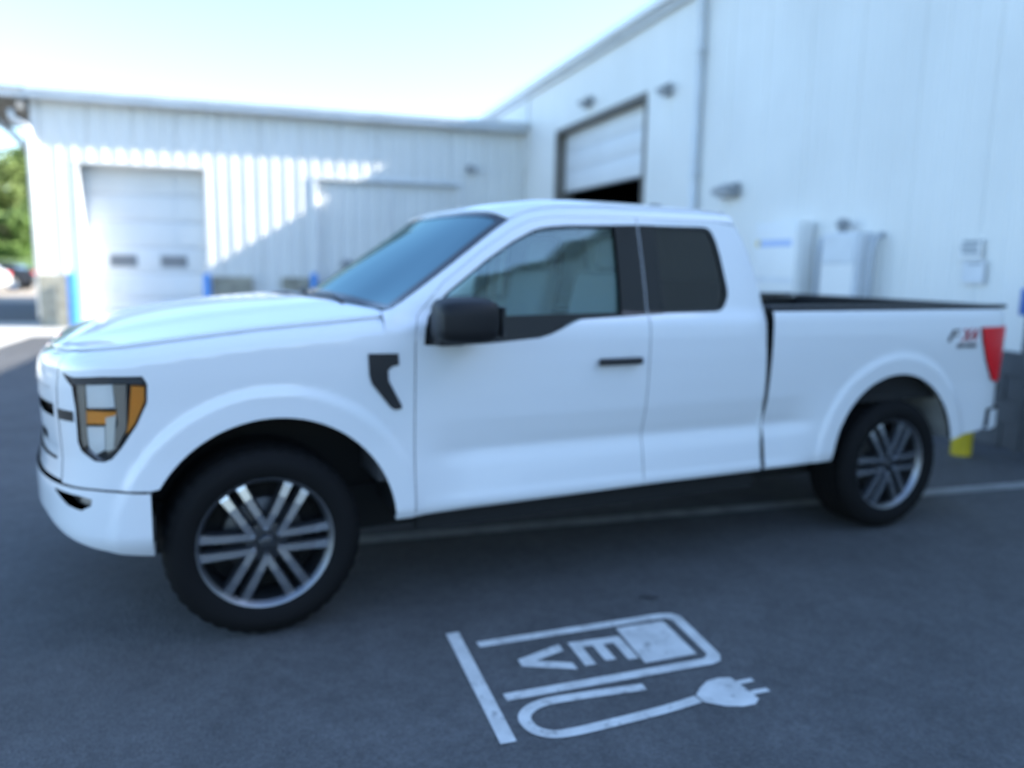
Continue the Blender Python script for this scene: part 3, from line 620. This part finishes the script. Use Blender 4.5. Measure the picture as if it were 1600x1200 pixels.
# bedside
a_r0 = math.degrees(math.asin((.486-AR[1])/AR[2])); a_r1 = math.degrees(math.asin((.530-AR[1])/AR[2]))
TU = 4.80
BED = [(2.650, .484), (3.02, .482)]+arc(AR, 180-a_r0, a_r1)+[(4.25, .552), (4.45, .572), (4.49, .60), (4.50, .708), (4.60, .712), (4.64, .735), (TU, .735), (TU, 1.352), (4.4, 1.352), (2.650, 1.352)]
panel('bedside', BED, 'paint_white', sides='lr', step=.017)
panel('rear_bumper', [(4.492, .575), (4.62, .590), (4.9, .60), (U1, .60), (U1, .704), (4.9, .704), (4.66, .704), (4.503, .702)], 'paint_white', off=.022, rim=.09, sides='both')
panel('tailgate', [(TU+.012, .735), (U1, .735), (U1, 1.352), (TU+.012, 1.352)], 'paint_white', sides='both')
TL = [(4.345, 1.238), (4.62, 1.240), (4.76, 1.236), (4.775, .90), (4.66, .882), (4.545, .884), (4.505, .905), (4.425, 1.03), (4.37, 1.15)]
for sd_ in 'lr':
    tl = panel('tail_lamp', TL, 'tail_red', off=.012, step=.02, rim=.014, sides=sd_)[0]
    panel('reverse_lens', [(4.60, 1.16), (4.76, 1.16), (4.76, 1.08), (4.60, 1.08)], 'lamp_white', off=.014, step=.02, rim=.005, sides=sd_, parent=tl)
# fuel-side / trim pieces
panel('fender_vent', [(.425, 1.192), (.556, 1.189), (.560, 1.140), (.530, 1.134), (.512, 1.118), (.514, 1.074), (.574, .960), (.572, .946), (.540, .944), (.522, .958), (.441, 1.062), (.430, 1.10)], 'plastic_black', off=.006, step=.02, rim=.012, sides='lr')
panel('handle_cup', [(1.555, 1.092), (1.77, 1.094), (1.782, 1.12), (1.765, 1.148), (1.56, 1.146), (1.545, 1.12)], 'paint_white', mode='cab', off=-.0, step=.02, rim=.01, sides='lr')
for s_ in (0, 1):
    bm = box(bmesh.new(), (1.543, -.045, 1.102), (1.790, -.020, 1.137), .010, 3); box(bm, (1.560, -.03, 1.108), (1.60, .01, 1.131), .004, 1); box(bm, (1.735, -.03, 1.108), (1.775, .01, 1.131), .004, 1)
    if s_: bmesh.ops.scale(bm, vec=(1, -1, 1), verts=bm.verts[:]); bmesh.ops.translate(bm, vec=(0, 2*CY, 0), verts=bm.verts[:]); bmesh.ops.reverse_faces(bm, faces=bm.faces[:])
    bobj('door_handle', bm, 'plastic_black', TR, True)
bx = Matrix.Rotation(R(90), 4, 'X')
text_mesh('badge_letter', 'F', .105, 'badge_grey', TR, Matrix.Translation((4.075, -.006, 1.187)) @ bx @ Matrix.Diagonal((1.7, 1, 1, 1)), .002, .3)
text_mesh('badge_letter', 'X4', .115, 'badge_red', TR, Matrix.Translation((4.235, -.006, 1.187)) @ bx, .002, .25)
text_mesh('badge_line', 'OFF ROAD', .038, 'badge_grey', TR, Matrix.Translation((4.22, -.006, 1.125)) @ bx, .002, .2)
# hood, windshield, roof as Coons patches between the rails
def coons(c0, c1, d0, d1, bump=None):
    """c0,c1: curves along s (n,3) at t=0,1 ; d0,d1 along t (m,3) at s=0,1"""
    n, m_ = len(c0), len(d0); s = np.linspace(0, 1, n)[:, None, None]; t = np.linspace(0, 1, m_)[None, :, None]
    S = (1-t)*c0[:, None]+t*c1[:, None]+(1-s)*d0[None]+s*d1[None]-((1-s)*(1-t)*c0[0]+s*(1-t)*c0[-1]+(1-s)*t*c1[0]+s*t*c1[-1])
    if bump is not None: S = S+bump(s, t)
    return S
def patch(name, S, m, flip=False, thick=None, parent=None):
    """mirror the half patch (last row of t lies on the centre line) and weld"""
    n, m_ = S.shape[:2]; M = S[:, ::-1][:, 1:]*[1, -1, 1]+[0, 2*CY, 0]; A = np.concatenate([S, M], 1); w = A.shape[1]
    V = A.reshape(-1, 3); F = [(i*w+j, i*w+j+1, (i+1)*w+j+1, (i+1)*w+j) for i in range(n-1) for j in range(w-1)]
    if flip: F = [f[::-1] for f in F]
    o = obj(name, V, F, m, parent or TR, True)
    if thick:
        md = o.modifiers.new('thickness', 'SOLIDIFY'); md.thickness = thick; md.offset = -1
    return o
def resample(P, n):
    P = np.array(P, float); d = np.concatenate([[0], np.cumsum(np.linalg.norm(np.diff(P, axis=0), axis=1))]); return np.stack([np.interp(np.linspace(0, d[-1], n), d, P[:, k]) for k in range(3)], 1)
UC = -.78
edge = lambda ua, ub, n, dv=.004, dz=.0: np.array([skin(u, float(vend(u))+dv)+[0, 0, dz] for u in np.linspace(ua, ub, n)])
ns, nt = 48, 30
side_c = resample(edge(.585, UC, 60, .002, .003), ns); nose_c = resample(edge(UC, U0, 60, .002, .003), nt); nose_c[-1, 1] = CY
cen_c = resample(catmull3 := np.vstack([[(.17, CY, 1.392), (-.10, CY, 1.372), (-.35, CY, 1.340), (-.55, CY, 1.300), (-.70, CY, 1.245), (-.79, CY, 1.195)], nose_c[-1:]]), ns)
def cr3(pts, n):
    P = np.array(pts, float); P = np.vstack([2*P[0]-P[1], P, 2*P[-1]-P[-2]]); out = []
    for i in range(1, len(P)-2):
        for t_ in np.linspace(0, 1, 12, endpoint=False):
            a, b, c, d = P[i-1:i+3]; out.append(.5*(2*b+(c-a)*t_+(2*a-5*b+4*c-d)*t_**2+(3*b-a-3*c+d)*t_**3))
    out.append(P[-2]); return resample(out, n)
cen_c = cr3(catmull3, ns)
cowl_c = cr3([side_c[0], (.50, .20, 1.362), (.37, .42, 1.380), (.25, .68, 1.390), (.17, CY, 1.392)], nt)
def hood_bump(s, t):
    k = ss(.30, .42, t)*(1-ss(.86, 1.0, s)); return np.stack(np.broadcast_arrays(0*s+0*t, 0*t+0*s, .005*k+.003*np.sin(np.pi*np.clip(t, 0, 1)*.5)*np.sin(np.pi*s)), -1)[..., :] .reshape(ns, nt, 3)
HOOD = coons(side_c, cen_c, cowl_c, nose_c, lambda s, t: hood_bump(s[..., 0], t[..., 0]))
patch('hood', HOOD, 'paint_white', True, .012)
# windshield
gl0 = np.array([skin(u, float(vend(u, True))-.004, 'cab')+[0, 0, .0] for u in np.linspace(.53, 1.16, 40)])
wb_c = cr3([gl0[0], (.50, .30, 1.376), (.445, .55, 1.392), (.41, .80, 1.400), (.40, CY, 1.402)], nt)
wt_c = cr3([gl0[-1], (1.14, .38, 1.822), (1.115, .65, 1.836), (1.105, CY, 1.840)], nt)
wc_c = cr3([wb_c[-1], (.575, CY, 1.520), (.765, CY, 1.638), (.945, CY, 1.745), wt_c[-1]], 40)
WS = coons(gl0, wc_c, wb_c, wt_c)
patch('windshield', WS, 'glass_shield')
def sub(S, i0, i1, j0, j1, dz): return S[i0:i1, j0:j1]+[0, 0, dz]
# black frit band round the glass and rubber edge
fr = WS+np.array([-.002, 0, .003])
def band(name, S, m):
    n, m_ = S.shape[:2]; V = S.reshape(-1, 3); F = [(i*m_+j, i*m_+j+1, (i+1)*m_+j+1, (i+1)*m_+j) for i in range(n-1) for j in range(m_-1)]; return mobj(name, V, F, m, True, True)
band('windshield_edge', fr[:, :3], 'gloss_black'); band('windshield_edge', fr[:3, 2:], 'gloss_black'); band('windshield_edge', fr[-3:, 2:], 'gloss_black')
# roof
ro_c = np.array([skin(u, float(vend(u, True))+.002, 'cab') for u in np.linspace(1.16, 2.452, 46)])
rr_c = cr3([ro_c[-1], (2.49, .45, 1.878), (2.505, .7, 1.886), (2.51, CY, 1.888)], nt)
rc_c = cr3([wt_c[-1], (1.25, CY, 1.876), (1.55, CY, 1.902), (2.0, CY, 1.910), (2.35, CY, 1.903), rr_c[-1]], 46)
def roof_bump(s, t): return np.stack(np.broadcast_arrays(0*(s+t), 0*(s+t), .006*np.sin(3*np.pi*np.clip(t*1.0, 0, 1))*ss(.08, .2, s)*(1-ss(.85, .97, s))), -1)
patch('roof', coons(ro_c, rc_c, wt_c, rr_c, lambda s, t: roof_bump(s[..., 0], t[..., 0])), 'paint_white', False, .01)
V, F = lathe([(.001, 1.985), (.004, 1.98), (.006, 1.93)], 8, 'z', (0, 0, 0))
bm = bmesh.new(); bmesh.ops.create_uvsphere(bm, u_segments=16, v_segments=10, radius=1, matrix=Matrix.Translation((2.28, .62, 1.900)) @ Matrix.Diagonal((.075, .028, .034, 1))); bobj('roof_antenna', bm, 'plastic_black', TR, True)
# cab back wall with its window
ce = np.array([skin(u, v, 'cab') for u, v in CE[1:]]+[skin(2.462, float(vend(2.462, True)), 'cab')])
ce = cr3(ce, 24); ce[:, 0] += .0
bk = np.stack([ce, *[np.stack([ce[:, 0]+.035*math.sin(k/8*math.pi/2), ce[:, 1]+(CY-ce[:, 1])*k/8, ce[:, 2]+np.linspace(0, .02, 24)*k/8], 1) for k in range(1, 9)]], 1)
lo = bk[:1].copy(); lo[..., 2] = .50; bk = np.concatenate([lo, bk], 0)
patch('cab_back', bk, 'paint_white', True)
patch('rear_window', bk[9:20, 3:]+[.006, 0, .002], 'glass_privacy', True)
# cowl and wipers
cw = np.stack([resample(np.vstack([cowl_c]), nt)+[-.012, 0, -.010], wb_c+[.03, 0, .003]], 0); patch('cowl_panel', cw, 'plastic_black', False)
for k, (p0, p1) in enumerate((((.40, .34, 1.388), (.385, 1.0, 1.420)), ((.36, 1.02, 1.405), (.44, 1.66, 1.405)))):
    a = np.array(p0); b = np.array(p1); V, F = tube([a, a*.7+b*.3+[0, 0, .018], b], [.009, .008, .005], 6); obj('wiper', V, F, 'plastic_black', TR, True)
# mirrors
for s_ in (0, 1):
    bm = bmesh.new(); bmesh.ops.create_cube(bm, size=1)
    bmesh.ops.subdivide_edges(bm, edges=bm.edges[:], cuts=5, use_grid_fill=True)
    for v in bm.verts:
        x, y, z = v.co*2; r = 5.0; l = (abs(x)**r+abs(y)**r+abs(z)**r)**(1/r) or 1
        k = max(abs(x), abs(y), abs(z))/l; x, y, z = x*k, y*k, z*k
        tap = 1-.07*max(0, -x); tz = 1-.10*max(0, -y)
        v.co = (.795+.135*x+.02*y, -.165+.150*y*tap, 1.338+.098*z*tap*tz)
    if s_: bmesh.ops.scale(bm, vec=(1, -1, 1), verts=bm.verts[:]); bmesh.ops.translate(bm, vec=(0, 2*CY, 0), verts=bm.verts[:]); bmesh.ops.reverse_faces(bm, faces=bm.faces[:])
    mo = bobj('side_mirror', bm, 'mirror_black', TR, True)
    mir = lambda y: 2*CY-y if s_ else y
    y0, y1 = sorted((mir(-.28), mir(-.06))); nbox('mirror_glass', (.915, y0, 1.275), (.934, y1, 1.40), 'gloss_black', mo, .003, 1)
    y0, y1 = sorted((mir(-.12), mir(.06))); nbox('mirror_arm', (.70, y0, 1.225), (.83, y1, 1.30), 'plastic_black', mo, .02, 3)
# wheels
def wheel(x, y, side):
    """side -1: outer face towards -y"""
    w = empty('wheel', loc=(x, y, .405)); w.parent = TR; w.name = 'wheel'
    return w
def build_wheel():
    S_ = {}
    prof = [(.2745, .0), (.281, -.004), (.285, .004), (.279, .012), (.268, .020), (.262, .040), (.255, .11), (.235, .20), (.262, .245), (.272, .25)]
    S_['rim'] = (lathe(prof, 64, 'y'), 'alloy_dark', True)
    tp = [(.272, .020), (.279, -.006), (.300, -.020), (.335, -.027), (.362, -.024), (.366, -.020), (.384, -.012), (.397, .004), (.4045, .030)]
    for k in range(5):
        y0 = .036+k*.040; tp += [(.405, y0), (.405, y0+.028), (.395, y0+.031), (.395, y0+.037)]
    tp += [(.405, .238), (.397, .262), (.375, .276), (.335, .285), (.295, .270), (.272, .245)]
    V, F = lathe(tp, 120, 'y')
    k = len(tp); V = [list(v) for v in V]
    for i in range(120):                       # tread blocks cut round the shoulder
        if i % 3 == 0:
            for t_ in (6, 7, 8, 9, 10): 
                p = V[i*k+t_]; r = math.hypot(p[0], p[2]); q_ = (r-.007)/r; p[0] *= q_; p[2] *= q_
    S_['tyre'] = ((V, F), 'rubber', True)
    sp = []
    for a in range(6):
        for s_ in (-1, 1):
            th = R(60*a); d = np.array([math.cos(th), math.sin(th)]); n = np.array([-d[1], d[0]])*s_
            st = [(.052, .032, .0185, .004), (.12, .0335, .0185, .000), (.20, .036, .0198, .004), (.250, .039, .0215, .011), (.268, .041, .025, .016)]   # r, offset, half width, face depth
            V = []; F = []; fm = []
            for (r, o_, hw, yd) in st:
                for (e, yy) in ((-hw-.006, yd+.040), (-hw, yd+.007), (-hw+.004, yd), (hw-.004, yd), (hw, yd+.007), (hw+.006, yd+.040)):
                    c = d*r+n*(o_+e); V.append((c[0], yy, c[1]))
            for i in range(len(st)-1):
                for j in range(5):
                    f = (i*6+j, i*6+j+1, (i+1)*6+j+1, (i+1)*6+j); F.append(f if s_ > 0 else f[::-1]); fm.append(0 if j == 2 else 1)
            F.append((0, 1, 2, 3, 4, 5)); fm.append(1)
            sp.append((V, F, fm))
    S_['spokes'] = sp
    return S_
WD = build_wheel()
WM = {}
def wheel_at(x, y, flip):
    sgn = -1 if flip else 1
    def put(nm, V, F, m, parent, smooth=False, fm=None):
        key = (nm, flip, len(WM)) if False else None
        V = np.array(V, float)*[1, sgn, 1]; F = [f[::-1] for f in F] if flip else F
        o = obj(nm, V, F, m, parent, smooth, None, fm)
        return o
    (V, F), m_, sm = WD['rim']; w = put('wheel', V, F, m_, TR, True); w.location = (x, y, .405)
    (V, F), m_, sm = WD['tyre']; put('tyre', V, F, m_, w, True)
    for (V, F, fm) in WD['spokes']: put('spoke', V, F, ['alloy', 'alloy_dark'], w, False, fm)
    V, F = lathe([(.2835, .002), (.2825, -.0055), (.278, -.0065), (.270, .004), (.262, .016), (.258, .022)], 64, 'y'); put('rim_lip', V, F, 'alloy_lip', w, True)
    V, F = lathe([(.001, -.006), (.026, -.006), (.034, -.001), (.036, .012), (.036, .03)], 32, 'y'); put('hub_cap', V, F, 'alloy_dark', w, True)
    V, F = lathe([(.085, .020), (.085, .06)], 32, 'y'); put('hub', V, F, 'alloy_dark', w, True)
    V, F = lathe([(.001, .018), (.060, .018), (.085, .022)], 32, 'y'); put('hub_face', V, F, 'alloy_dark', w, True)
    for k in range(6):
        a = R(30+60*k); V, F = lathe([(.001, .002), (.008, .002), (.0105, .005), (.0105, .022)], 6, 'y', (.058*math.cos(a), 0, .058*math.sin(a))); put('lug_nut', V, F, 'chrome', w)
    V, F = lathe([(.001, .110), (.165, .110), (.168, .113), (.168, .135)], 48, 'y'); put('brake_disc', V, F, 'brake', w, True)
    V, F = lathe([(.001, .16), (.26, .16)], 32, 'y'); put('backing_plate', V, F, 'liner_black', w)
for x in (0, 3.69):
    wheel_at(x, .045, False); wheel_at(x, 2*CY-.045, True)
# wheel houses, chassis, closed underside
def well(c, r, y0, y1, a0, a1, m, nm):
    P = arc((c[0], c[1], r), a0, a1, 24); n = len(P); V = [(p[0], y0, p[1]) for p in P]+[(p[0], y1, p[1]) for p in P]; F = [(i, i+1, n+i+1, n+i) for i in range(n-1)]
    mobj(nm, V, F, m, True, True)
    V = [(p[0], y1, p[1]) for p in P]; mobj(nm, V, [tuple(range(n))], m)
well(AF, .530, .035, .42, 3, 177, 'liner_black', 'wheel_liner')
well(AR, .535, .035, .36, 8, 172, 'liner_grey', 'wheel_liner')
nbox('chassis', (-.42, .38, .30), (4.50, 1.62, .52), 'liner_black', TR); nbox('engine_bay', (-.60, .44, .52), (.45, 1.56, 1.10), 'liner_black', TR)  # chassis box lowered to block light and darken the ground underneath
nbox('cab_floor', (.56, .085, .47), (2.60, 1.915, .60), 'liner_black', TR); nbox('firewall', (.50, .12, .60), (.56, 1.88, 1.30), 'interior', TR)
nbox('bed_floor', (2.66, .06, .80), (4.66, 1.94, .86), 'liner_black', TR); nbox('bed_front_wall', (2.655, .05, .60), (2.695, 1.95, 1.36), 'liner_black', TR)
for y0, y1 in ((.070, .115), (1.885, 1.930)): nbox('bed_inner_wall', (2.66, y0, .86), (4.66, y1, 1.33), 'liner_black', TR)
for y0, y1 in ((.028, .118), (1.882, 1.972)): nbox('bed_rail_cap', (2.652, y0, 1.354), (4.625, y1, 1.378), 'plastic_black', TR, .008, 2)
nbox('tailgate_cap', (4.62, .13, 1.350), (4.70, 1.87, 1.372), 'plastic_black', TR, .008, 2)
nbox('tailgate_inner', (4.62, .12, .86), (4.645, 1.88, 1.35), 'liner_black', TR)
for y in (.03, 1.86): nbox('rocker_shade', (.66, y+.03, .372), (2.62, y+.09, .455), 'liner_black', TR)  # rocker carried lower in black, standing in for shade under the sill
nbox('tow_bar', (4.50, .90, .44), (4.78, 1.10, .54), 'liner_black', TR); nbox('axle', (3.62, .30, .34), (3.76, 1.70, .46), 'liner_black', TR); nbox('axle', (-.06, .30, .34), (.06, 1.70, .44), 'liner_black', TR)
V, F = tube([(1.2, 1.45, .42), (3.2, 1.45, .44), (3.5, 1.58, .5), (4.2, 1.62, .45), (4.45, 1.75, .42)], .045, 10); obj('exhaust', V, F, 'brake', TR, True)
# cabin
bm = prism([(.57, 1.25), (.64, 1.335), (.95, 1.325), (1.06, 1.27), (1.06, 1.08), (.98, .85), (.57, .80)], .16, 1.84, 'y'); bobj('dashboard', bm, 'interior', TR)
V, F = [], []
def torus(c, R1, r, ax, n=28, m_=8):
    V = []; F = []
    for i in range(n):
        a = 2*math.pi*i/n
        for j in range(m_):
            b = 2*math.pi*j/m_; V.append(((R1+r*math.cos(b))*math.cos(a), (R1+r*math.cos(b))*math.sin(a), r*math.sin(b)))
    F = [(i*m_+j, ((i+1) % n)*m_+j, ((i+1) % n)*m_+(j+1) % m_, i*m_+(j+1) % m_) for i in range(n) for j in range(m_)]
    M = Matrix.Translation(c) @ ax; return [tuple(M @ Vector(v)) for v in V], F
V, F = torus((1.20, .56, 1.20), .185, .016, Matrix.Rotation(R(62), 4, 'Y')); sw = obj('steering_wheel', V, F, 'interior', TR, True)
V, F = tube([(1.00, .56, 1.12), (1.20, .56, 1.20)], [.05, .06], 12); obj('steering_column', V, F, 'interior', sw, True)
def seat(x, y, w, nm='seat'):
    b = bmesh.new(); box(b, (x, y-w/2, .80), (x+.50, y+w/2, .98), .05, 3)
    s_ = bobj(nm, b, 'seat_cloth', TR, True)
    b = bmesh.new(); box(b, (0, -w/2, 0), (.14, w/2, .66), .05, 3); bmesh.ops.rotate(b, verts=b.verts[:], matrix=Matrix.Rotation(R(14), 3, 'Y')); bmesh.ops.translate(b, verts=b.verts[:], vec=(x+.42, y, .92)); bobj('seat_back', b, 'seat_cloth', s_, True)
    b = bmesh.new(); box(b, (0, -.13, 0), (.09, .13, .19), .04, 3); bmesh.ops.rotate(b, verts=b.verts[:], matrix=Matrix.Rotation(R(10), 3, 'Y')); bmesh.ops.translate(b, verts=b.verts[:], vec=(x+.60, y, 1.56)); bobj('head_rest', b, 'seat_cloth', s_, True)
seat(1.30, .56, .52); seat(1.30, 1.44, .52)
nbox('rear_bench', (2.05, .25, .80), (2.40, 1.75, .95), 'seat_cloth', TR, .04, 3); nbox('rear_bench_back', (2.38, .25, .90), (2.50, 1.75, 1.50), 'seat_cloth', TR, .04, 3)
for y0, y1 in ((.075, .11), (1.89, 1.925)): nbox('door_card', (.68, y0, .60), (2.55, y1, 1.26), 'interior', TR)
nbox('headliner', (1.28, .32, 1.825), (2.42, 1.68, 1.840), 'pale_grey', TR)
V, F = tube([(1.08, CY, 1.805), (1.10, CY, 1.74)], .012, 8); ms = obj('inner_mirror', V, F, 'interior', TR); nbox('mirror_head', (1.095, .87, 1.68), (1.125, 1.13, 1.75), 'interior', ms, .012, 2)
# ------------------------------------------------------------------ far left: vehicles, trees
def car(name, label, loc, rz, body, L=4.5, H=1.45, suv=0):
    o_ = empty(name, label, 'car', loc=loc, rz=rz)
    hl = L/2
    pr = [(-hl, .35), (-hl, .72), (-hl+.12, .86), (-hl+1.05, .95), (hl-.75+suv*.5, .97), (hl-.08, .90), (hl, .70), (hl, .36), (hl-.35, .25), (-hl+.35, .25)]
    bm = prism(pr, -.88, .88, 'y'); bmesh.ops.bevel(bm, geom=bm.edges[:], offset=.06, segments=3, affect='EDGES'); bobj('body', bm, body, o_, True)
    gp = [(-hl+1.0, .93), (-hl+1.75, H-.04), (-hl+2.1, H), (hl-1.35+suv*.6, H), (hl-.55+suv*.3, .95)]
    bm = prism(gp, -.72, .72, 'y'); bmesh.ops.bevel(bm, geom=bm.edges[:], offset=.05, segments=2, affect='EDGES'); bobj('cabin', bm, body, o_, True)
    for s_ in (-1, 1):
        y0, y1 = sorted((s_*.715, s_*.735)); bm = prism([(-hl+1.25, 1.0), (-hl+1.85, H-.12), (-.02+.1, H-.10), (.05, 1.0)], y0, y1, 'y'); bobj('side_window', bm, 'car_glass', o_)
        bm = prism([(.13, 1.0), (.18, H-.10), (hl-1.40+suv*.6, H-.12), (hl-.95+suv*.4, 1.0)], y0, y1, 'y'); bobj('side_window', bm, 'car_glass', o_)
    nbox('rear_window', (hl-.98+suv*.5, -.58, 1.06), (hl-.93+suv*.5, .58, H-.14), 'car_glass', o_); 
    bm = prism([(-hl+1.08, 1.0), (-hl+1.66, H-.10), (-hl+1.68, H-.13), (-hl+1.12, .99)], -.62, .62, 'y'); bobj('windscreen', bm, 'car_glass', o_)
    for s_ in (-1, 1):
        y0, y1 = sorted((s_*.55, s_*.84)); nbox('head_lamp', (-hl-.01, y0, .66), (-hl+.10, y1, .80), 'lamp_white', o_, .02, 2); nbox('tail_lamp', (hl-.10, y0, .72), (hl+.012, y1, .88), 'tail_red', o_, .02, 2)
        for x in (-hl+.85, hl-.85):
            V, F = lathe([(.20, -.02), (.31, -.02), (.33, .02), (.33, .18), (.30, .20)], 28, 'y'); V = np.array(V)*[1, -s_, 1]+[0, s_*.88, 0]
            w = obj('wheel', [(v[0], v[1], v[2]) for v in V], F if s_ < 0 else [f[::-1] for f in F], 'rubber', o_, True); w.location = (x, 0, .33)
            V, F = lathe([(.001, -.005), (.06, -.01), (.20, .0), (.215, -.02)], 20, 'y'); V = np.array(V)*[1, -s_, 1]+[0, s_*.88, 0]; obj('rim', V, F if s_ < 0 else [f[::-1] for f in F], 'alloy', w, True)
    return o_
car('parked_car', 'white parked car cut off at the left edge beyond the canopy', (-12.15, 33.4, 0), R(2), 'car_white', 4.5, 1.45, 1)
car('parked_car', 'dark parked car with bright wheels beyond the canopy', (-11.9, 38.2, 0), R(-3), 'car_dark', 4.3, 1.30)

rnd = random.Random(7)
def tree(name, label, x, y, h, w, leaf, nleaf=4200):
    o_ = empty(name, label, 'tree', 'trees beyond the yard', loc=(x, y, 1.25))
    V, F = tube([(0, 0, -.4), (.1, 0, h*.25), (-.05, .1, h*.5), (.1, 0, h*.8)], [.28, .22, .14, .05], 8)
    for k in range(6):
        a = rnd.uniform(0, 6.28); z = h*rnd.uniform(.25, .6); b = len(V)
        v2, f2 = tube([(0, 0, z), (math.cos(a)*w*.3, math.sin(a)*w*.3, z+h*.12), (math.cos(a)*w*.55, math.sin(a)*w*.55, z+h*.22)], [.10, .07, .03], 6); V += v2; F += [tuple(i+b for i in f) for f in f2]
    obj('trunk', V, F, 'bark', o_, True)
    cl = []
    for k in range(26):
        t_ = rnd.random(); zz = h*(.18+.80*t_); rr = w*.5*math.sin(math.pi*min(1, .18+.80*(1-abs(t_-.42)*1.2)))*math.sqrt(rnd.random()); a = rnd.uniform(0, 6.28)
        if h < 6.5: zz = h*(.06+.86*t_)
        cl.append((rr*math.cos(a), rr*math.sin(a), zz, w*rnd.uniform(.12, .22)))
    V, F = [], []
    for k in range(nleaf):
        cx, cy, cz, cr = rnd.choice(cl); d = Vector((rnd.gauss(0, 1), rnd.gauss(0, 1), rnd.gauss(0, .8))).normalized()*cr*rnd.uniform(.5, 1.05)
        n = Vector((rnd.gauss(0, 1), rnd.gauss(0, 1), rnd.gauss(.6, 1))).normalized(); a = n.orthogonal().normalized()*rnd.uniform(.18, .36); b = n.cross(a.normalized())*rnd.uniform(.14, .28); p = Vector((cx, cy, cz))+d; q = len(V)
        V += [tuple(p-a), tuple(p+b), tuple(p+a), tuple(p-b)]; F.append((q, q+1, q+2, q+3))
    obj('crown', V, F, leaf, o_); return o_
spots = [(-28.5, 92, 12.2, 9, 'leaf', 'rounded green tree at the far left edge of the photo'), (-24.6, 86, 10.5, 8, 'leaf_dry', 'yellowish green tree nearest the canopy corner'),
         (-22.2, 95, 11.8, 8, 'leaf', 'dark green tree mostly hidden by the building corner'), (-35, 96, 13, 9, 'leaf', 'tall green tree left of the frame edge'), (-26.0, 104, 13.4, 9, 'leaf', 'tallest tree standing behind the yellowish one'),
         (-29.8, 80, 5.0, 6, 'leaf', 'low dark bush under the rounded tree'), (-24.2, 79, 4.2, 6, 'leaf', 'low dark bush under the yellowish tree'), (-27.0, 82, 6.0, 7, 'leaf', 'dense bush between the rounded and the yellowish tree'), (-21.8, 80, 5.5, 6.5, 'leaf', 'dense bush right beside the building corner'), (-32.5, 83, 6.0, 7, 'leaf_dry', 'yellowish bush at the frame edge')]
for (x, y, h, w, lf, lab) in spots: tree('tree' if h > 6.5 else 'bush', lab, x, y+2, h*.92, w, lf)
